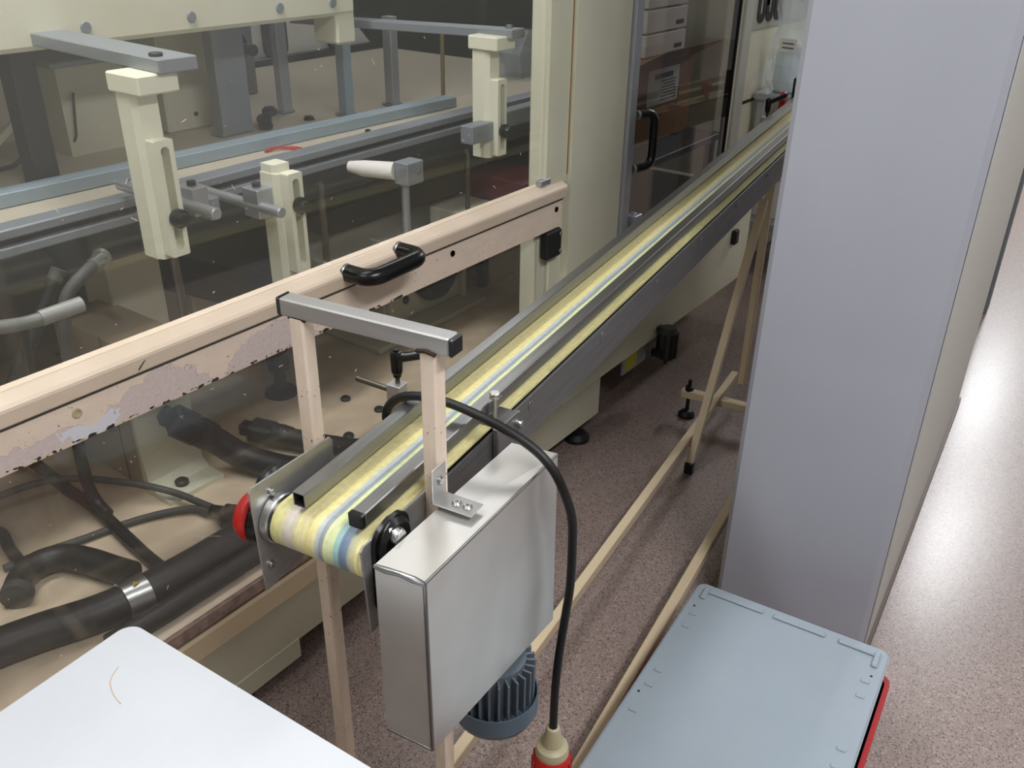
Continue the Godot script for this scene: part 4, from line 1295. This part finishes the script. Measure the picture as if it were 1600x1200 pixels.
# ------------------------------------------------------------------ things in and behind the tinted door, and at the conveyor's end
func build_background():
	var sh := thing("inner_shelf", "dim shelf board behind the tinted door", "shelf", Vector3(-1.75, 0.8, -2.9))
	begin()
	bx(Vector3(-2.0, 0.80, -3.38), Vector3(-1.45, 0.825, -2.5), 0.002)
	part("board", M.darksteel, sh)
	begin()
	for z in [-3.36, -2.52]:
		bx(Vector3(-1.98, 0.325, z - 0.015), Vector3(-1.95, 1.5, z + 0.015), 0.002)
		bx(Vector3(-1.50, 0.325, z - 0.015), Vector3(-1.47, 0.80, z + 0.015), 0.002)
	part("upright", M.darksteel, sh)
	var cb := thing("cardboard_box", "brown cardboard box with a white printed label behind the tinted door", "box", Vector3(-1.68, 0.825, -3.1))
	begin()
	bx(Vector3(-1.85, 0.825, -3.34), Vector3(-1.58, 1.118, -2.86), 0.004)
	part("box_body", M.cardboard, cb)
	begin()
	bx(Vector3(-1.58, 0.960, -3.22), Vector3(-1.578, 1.085, -2.985), 0.0)
	var lb := part("shipping_label", M.paper, cb)
	begin()
	for k in 7:
		bx(Vector3(-1.578, 0.972 + k * 0.011, -3.20), Vector3(-1.5775, 0.976 + k * 0.011, -3.08 - 0.01 * (k % 3)), 0.0)
	bx(Vector3(-1.578, 1.05, -3.17), Vector3(-1.5775, 1.068, -3.03), 0.0)
	part("print", M.ink, lb)
	begin()
	box(Vector3(-1.53, 1.135, -3.10), Vector3(0.16, 0.004, 0.46), 0.001, Basis(Vector3.BACK, 0.5))
	part("flap", M.cardboard, cb)
	for k in 3:
		var w := thing("white_carton", ["bottom white carton of the stack behind the tinted door", "middle white carton of the stack behind the tinted door", "top white carton of the stack behind the tinted door"][k], "carton", Vector3(-1.80, 1.118 + k * 0.082, -3.2), 0.0, "white cartons behind the tinted door")
		begin()
		bx(Vector3(-1.84, 1.12 + k * 0.082, -3.33), Vector3(-1.62, 1.195 + k * 0.082, -3.02), 0.003)
		part("carton_body", M.paper, w)
		begin()
		bx(Vector3(-1.62, 1.135 + k * 0.082, -3.30), Vector3(-1.619, 1.15 + k * 0.082, -3.24), 0.0)
		part("print", M.ink, w)
	# second machine past the door
	var c := thing("far_cabinet", "cream cabinet with black lettering beyond the tinted door", "cabinet", Vector3(-1.55, 0, -4.1))
	begin()
	bx(Vector3(-2.4, 0.0, -5.4), Vector3(-1.625, 2.0, -3.70), 0.004)
	part("cabinet_body", M.cream2, c)
	begin()
	bx(Vector3(-1.635, 0.1, -3.94), Vector3(-1.61, 2.0, -3.86), 0.004)
	part("corner_post", mat(Color(0.66, 0.66, 0.62), 0.45), c)
	begin()
	bx(Vector3(-1.626, 0.82, -5.3), Vector3(-1.62, 0.832, -3.94), 0.0)
	part("panel_joint", M.dark, c)
	begin()
	bx(Vector3(-1.626, 1.128, -5.3), Vector3(-1.618, 1.8, -3.94), 0.002)
	var sg := part("sign_panel", mat(Color(0.62, 0.62, 0.57), 0.5), c)
	# bold rounded letters o, b, a
	for k in 3:
		var z0: float = -3.995 - k * 0.093
		var o := Vector3(-1.6180, 1.153, z0)
		begin()
		ring(rrect(Vector2(0, 0), Vector2(0.085, 0.165), 0.040, 6), rrect(Vector2(0.030, 0.036), Vector2(0.056, 0.129), 0.0125, 6), o, Vector3(0, 0, -1), Vector3.UP, Vector3(0.003, 0, 0))
		if k == 1: prism([Vector2(0, 0.07), Vector2(0.030, 0.07), Vector2(0.030, 0.24), Vector2(0, 0.24)], o, Vector3(0, 0, -1), Vector3.UP, Vector3(0.003, 0, 0))
		if k == 2: prism([Vector2(0.056, 0.0), Vector2(0.085, 0.0), Vector2(0.085, 0.10), Vector2(0.056, 0.10)], o, Vector3(0, 0, -1), Vector3.UP, Vector3(0.0031, 0, 0))
		part("letter", M.ink, sg)
	# steel table under the end of the conveyor
	var st := thing("steel_table", "steel work table with lower shelf beyond the conveyor stand", "table", Vector3(-1.25, 0, -4.0))
	begin()
	bx(Vector3(-1.61, 0.83, -4.9), Vector3(-0.85, 0.862, -4.06), 0.004)
	part("tabletop", M.alu, st)
	begin()
	bx(Vector3(-1.61, 0.24, -4.9), Vector3(-0.85, 0.28, -4.06), 0.004)
	part("lower_shelf", M.alu, st)
	for q in [Vector2(-1.58, -4.10), Vector2(-0.89, -4.10), Vector2(-1.58, -4.86), Vector2(-0.89, -4.86)]:
		begin()
		bx(Vector3(q.x - 0.018, 0, q.y - 0.018), Vector3(q.x + 0.018, 0.83, q.y + 0.018), 0.002)
		part("leg", M.alu, st)
	for k in 2:
		var wb := thing("storage_carton", ["left pale carton on the lower shelf of the steel table", "right pale carton on the lower shelf of the steel table"][k], "carton", Vector3(-1.40 + k * 0.31, 0.28, -4.5))
		begin()
		bx(Vector3(-1.58 + k * 0.31, 0.28, -4.8), Vector3(-1.28 + k * 0.31, 0.68, -4.14), 0.004)
		part("carton_body", M.white, wb)
		begin()
		bx(Vector3(-1.58 + k * 0.31, 0.465, -4.14), Vector3(-1.28 + k * 0.31, 0.470, -4.138), 0.0)
		part("seam", M.mauve, wb)
	# plastic bag of white goods
	var bg := thing("plastic_bag", "clear plastic bag of white goods standing at the far end of the conveyor", "bag", Vector3(-1.505, 0.862, -4.18))
	begin()
	lathe([Vector2(0, 0.0), Vector2(0.06, 0.0), Vector2(0.07, 0.03), Vector2(0.068, 0.16), Vector2(0.055, 0.20), Vector2(0, 0.21)], Vector3(-1.505, 0.864, -4.18), Vector3.UP, 20, false)
	part("contents", mat(Color(0.78, 0.83, 0.84), 0.6), bg)
	begin()
	var rng := RandomNumberGenerator.new()
	rng.seed = 4
	var rings: Array = []
	var hs := [[0.0, 0.098], [0.05, 0.115], [0.12, 0.110], [0.19, 0.105], [0.26, 0.09], [0.32, 0.095], [0.38, 0.10]]
	for e in hs:
		var rg: Array = []
		for k in 16:
			var a := TAU * k / 16
			var r: float = e[1] * (0.93 + rng.randf() * 0.16)
			rg.append(Vector3(-1.505 + cos(a) * r * 0.9, 0.864 + e[0] + rng.randf() * 0.01, -4.18 + sin(a) * r * 0.9))
		rings.append(rg)
	for i in hs.size() - 1:
		for k in 16:
			var k2 := (k + 1) % 16
			quad(rings[i][k], rings[i][k2], rings[i + 1][k2], rings[i + 1][k], rings[i][k] - Vector3(-1.505, 0.9, -4.18))
	part("film", M.film, bg)
	begin()
	box(Vector3(-1.49, 1.07, -4.072), Vector3(0.08, 0.055, 0.002), 0.0, Basis(Vector3.UP, -0.15))
	var bl := part("bag_label", M.paper, bg)
	begin()
	for k in 2:
		box(Vector3(-1.49, 1.06 + k * 0.018, -4.0705), Vector3(0.055, 0.006, 0.001), 0.0, Basis(Vector3.UP, -0.15))
	part("print", M.motor, bl)
	# filter bowl and rating plate hanging below the front panel
	var ar := thing("air_filter", "dark air filter bowl hanging under the edge of the cream front panel", "filter", Vector3(-1.31, 0.15, -2.72))
	begin()
	lathe([Vector2(0, 0.135), Vector2(0.006, 0.135), Vector2(0.007, 0.15), Vector2(0.024, 0.155), Vector2(0.034, 0.168), Vector2(0.036, 0.265), Vector2(0.026, 0.28), Vector2(0, 0.28)], Vector3(-1.275, 0, -2.715), Vector3.UP, 20)
	part("bowl", M.darkgreen, ar)
	begin()
	for k in 9:
		var a := TAU * k / 9
		bar(Vector3(-1.275 + cos(a) * 0.037, 0.165, -2.715 + sin(a) * 0.037), Vector3(-1.275 + cos(a) * 0.037, 0.26, -2.715 + sin(a) * 0.037), 0.010, 0.004, Vector3(cos(a), 0, sin(a)), 0.001)
	cyl(Vector3(-1.30, 0.195, -2.66), Vector3(-1.28, 0.185, -2.69), 0.016, 12)
	bx(Vector3(-1.316, 0.26, -2.73), Vector3(-1.27, 0.275, -2.70), 0.001)
	part("cage", M.rubber, ar)
	var rp := thing("rating_plate", "small steel plate with yellow sticker below the cream front panel", "plate", Vector3(-1.33, 0.15, -2.55))
	begin()
	bx(Vector3(-1.333, 0.160, -2.655), Vector3(-1.326, 0.232, -2.488), 0.001)
	part("plate_body", M.alu_grey, rp)
	begin()
	bx(Vector3(-1.326, 0.170, -2.585), Vector3(-1.3255, 0.225, -2.505), 0.0)
	part("sticker", M.yellow, rp)

# ------------------------------------------------------------------ foreground
func build_foreground():
	# white table, corner towards the machine
	var yw := deg_to_rad(3.4)
	var tb := thing("white_table", "white laminate table top with rounded corner in the lower left foreground", "table", Vector3(-0.955, 0, -0.4526), yw)
	begin()
	prism(rrect(Vector2(0, -0.80), Vector2(1.2, 0), 0.022, 8), Vector3(0, 0.728, 0), Vector3.RIGHT, Vector3(0, 0, -1), Vector3(0, 0.022, 0), true)
	var tt := part("tabletop", M.table, tb)
	begin()
	prism(rrect(Vector2(0.0015, -0.7985), Vector2(1.1985, -0.0015), 0.021, 8), Vector3(0, 0.7255, 0), Vector3.RIGHT, Vector3(0, 0, -1), Vector3(0, 0.0035, 0), true)
	part("edge_band", M.edge, tt)
	begin()
	var arc: Array = []
	for q in [Vector2(0.0553, 0.0603), Vector2(0.0620, 0.0745), Vector2(0.0712, 0.0840), Vector2(0.0900, 0.0930), Vector2(0.1095, 0.0970)]:
		arc.append(Vector3(q.x, 0.7502, q.y))
	tube(spline(arc, 4), 0.0006, 6)
	part("scratch", M.mark, tt)
	for q in [Vector2(0.08, 0.72), Vector2(1.12, 0.08), Vector2(1.12, 0.72), Vector2(0.12, 0.10)]:
		begin()
		bx(Vector3(q.x - 0.02, 0, q.y - 0.02), Vector3(q.x + 0.02, 0.728, q.y + 0.02), 0.003)
		part("leg", M.alu, tb)
	# crate with lid
	var cy := deg_to_rad(4.8)
	var cr := thing("red_crate", "red plastic crate under the grey lid in the lower right corner", "crate", Vector3(-0.591, 0, -1.579), cy)
	begin()
	var lo := Vector2(0.02, -0.66)
	var hi := Vector2(0.425, -0.045)
	ring(rrect(lo, hi, 0.03), rrect(lo + Vector2(0.004, 0.004), hi - Vector2(0.004, 0.004), 0.027), Vector3(0, 0.0, 0), Vector3.RIGHT, Vector3(0, 0, -1), Vector3(0, 0.19, 0))
	var rcb := part("crate_wall", M.redcrate, cr)
	begin()
	ring(rrect(lo - Vector2(0.006, 0.006), hi + Vector2(0.006, 0.006), 0.034), rrect(lo + Vector2(0.004, 0.004), hi - Vector2(0.004, 0.004), 0.027), Vector3(0, 0.19, 0), Vector3.RIGHT, Vector3(0, 0, -1), Vector3(0, 0.026, 0))
	part("rim", M.redcrate, rcb)
	begin()
	prism(rrect(lo + Vector2(0.004, 0.004), hi - Vector2(0.004, 0.004), 0.027), Vector3(0, 0.002, 0), Vector3.RIGHT, Vector3(0, 0, -1), Vector3(0, 0.005, 0))
	part("crate_floor", M.redcrate, cr)
	var ld := thing("crate_lid", "grey plastic crate lid with raised edge ribs and small clips lying on the red crate", "lid", Vector3(-0.591, 0.216, -1.579), cy)
	begin()
	var W := 0.412
	prism(rrect(Vector2(-0.004, -0.62), Vector2(W, 0.0), 0.018, 6), Vector3(0, 0.003, 0), Vector3.RIGHT, Vector3(0, 0, -1), Vector3(0, 0.020, 0), true)
	var lp := part("lid_plate", M.crate, ld)
	begin()
	ring(rrect(Vector2(-0.008, -0.624), Vector2(W + 0.004, 0.004), 0.022, 6), rrect(Vector2(-0.002, -0.618), Vector2(W - 0.002, -0.002), 0.017, 6), Vector3(0, 0.0, 0), Vector3.RIGHT, Vector3(0, 0, -1), Vector3(0, 0.018, 0))
	part("lid_skirt", M.crate, lp)
	var ribs := [[0.024, 0.017, 0.150, 0.030], [0.172, 0.017, 0.285, 0.030], [0.312, 0.017, W - 0.024, 0.030], [0.012, 0.017, 0.025, 0.054], [W - 0.026, 0.017, W - 0.013, 0.062]]
	for q in ribs:
		begin()
		bx(Vector3(q[0], 0.0228, q[1]), Vector3(q[2], 0.0295, q[3]), 0.0025)
		part("rib", M.crate, lp)
	for s in [0, 1]:
		for z in [0.105, 0.150, 0.30, 0.345, 0.42]:
			begin()
			var xx: float = 0.012 if s == 0 else W - 0.034
			bx(Vector3(xx, 0.0225, z), Vector3(xx + 0.017, 0.0255, z + 0.009), 0.001)
			part("clip", M.crate, lp)
	for q in [Vector2(0.012, 0.083), Vector2(W - 0.018, 0.088), Vector2(0.010, 0.375)]:
		begin()
		cyl(Vector3(q.x, 0.0226, q.y), Vector3(q.x, 0.0234, q.y), 0.0028, 10)
		part("pin_hole", M.dark, lp)

func _ready():
	var cam := Camera3D.new()
	cam.name = "camera"
	cam.position = Vector3(0, 1.62, 0)
	cam.rotation_order = EULER_ORDER_YXZ
	cam.rotation_degrees = Vector3(-28.18, 35.82, 0.89)
	cam.fov = 45.84
	cam.near = 0.02
	cam.far = 60.0
	add_child(cam)
	cam.current = true
	var we := WorldEnvironment.new()
	we.name = "world_environment"
	var env := Environment.new()
	env.background_mode = Environment.BG_COLOR
	env.background_color = Color(0.6, 0.62, 0.65)
	env.background_energy_multiplier = 0.3
	env.tonemap_mode = Environment.TONE_MAPPER_LINEAR
	env.tonemap_exposure = 0.76
	env.sdfgi_enabled = true
	env.ssao_enabled = true
	env.ssil_enabled = true
	we.environment = env
	add_child(we)
	make_materials()
	build_room()
	build_machine()
	build_conveyor()
	build_background()
	build_foreground()
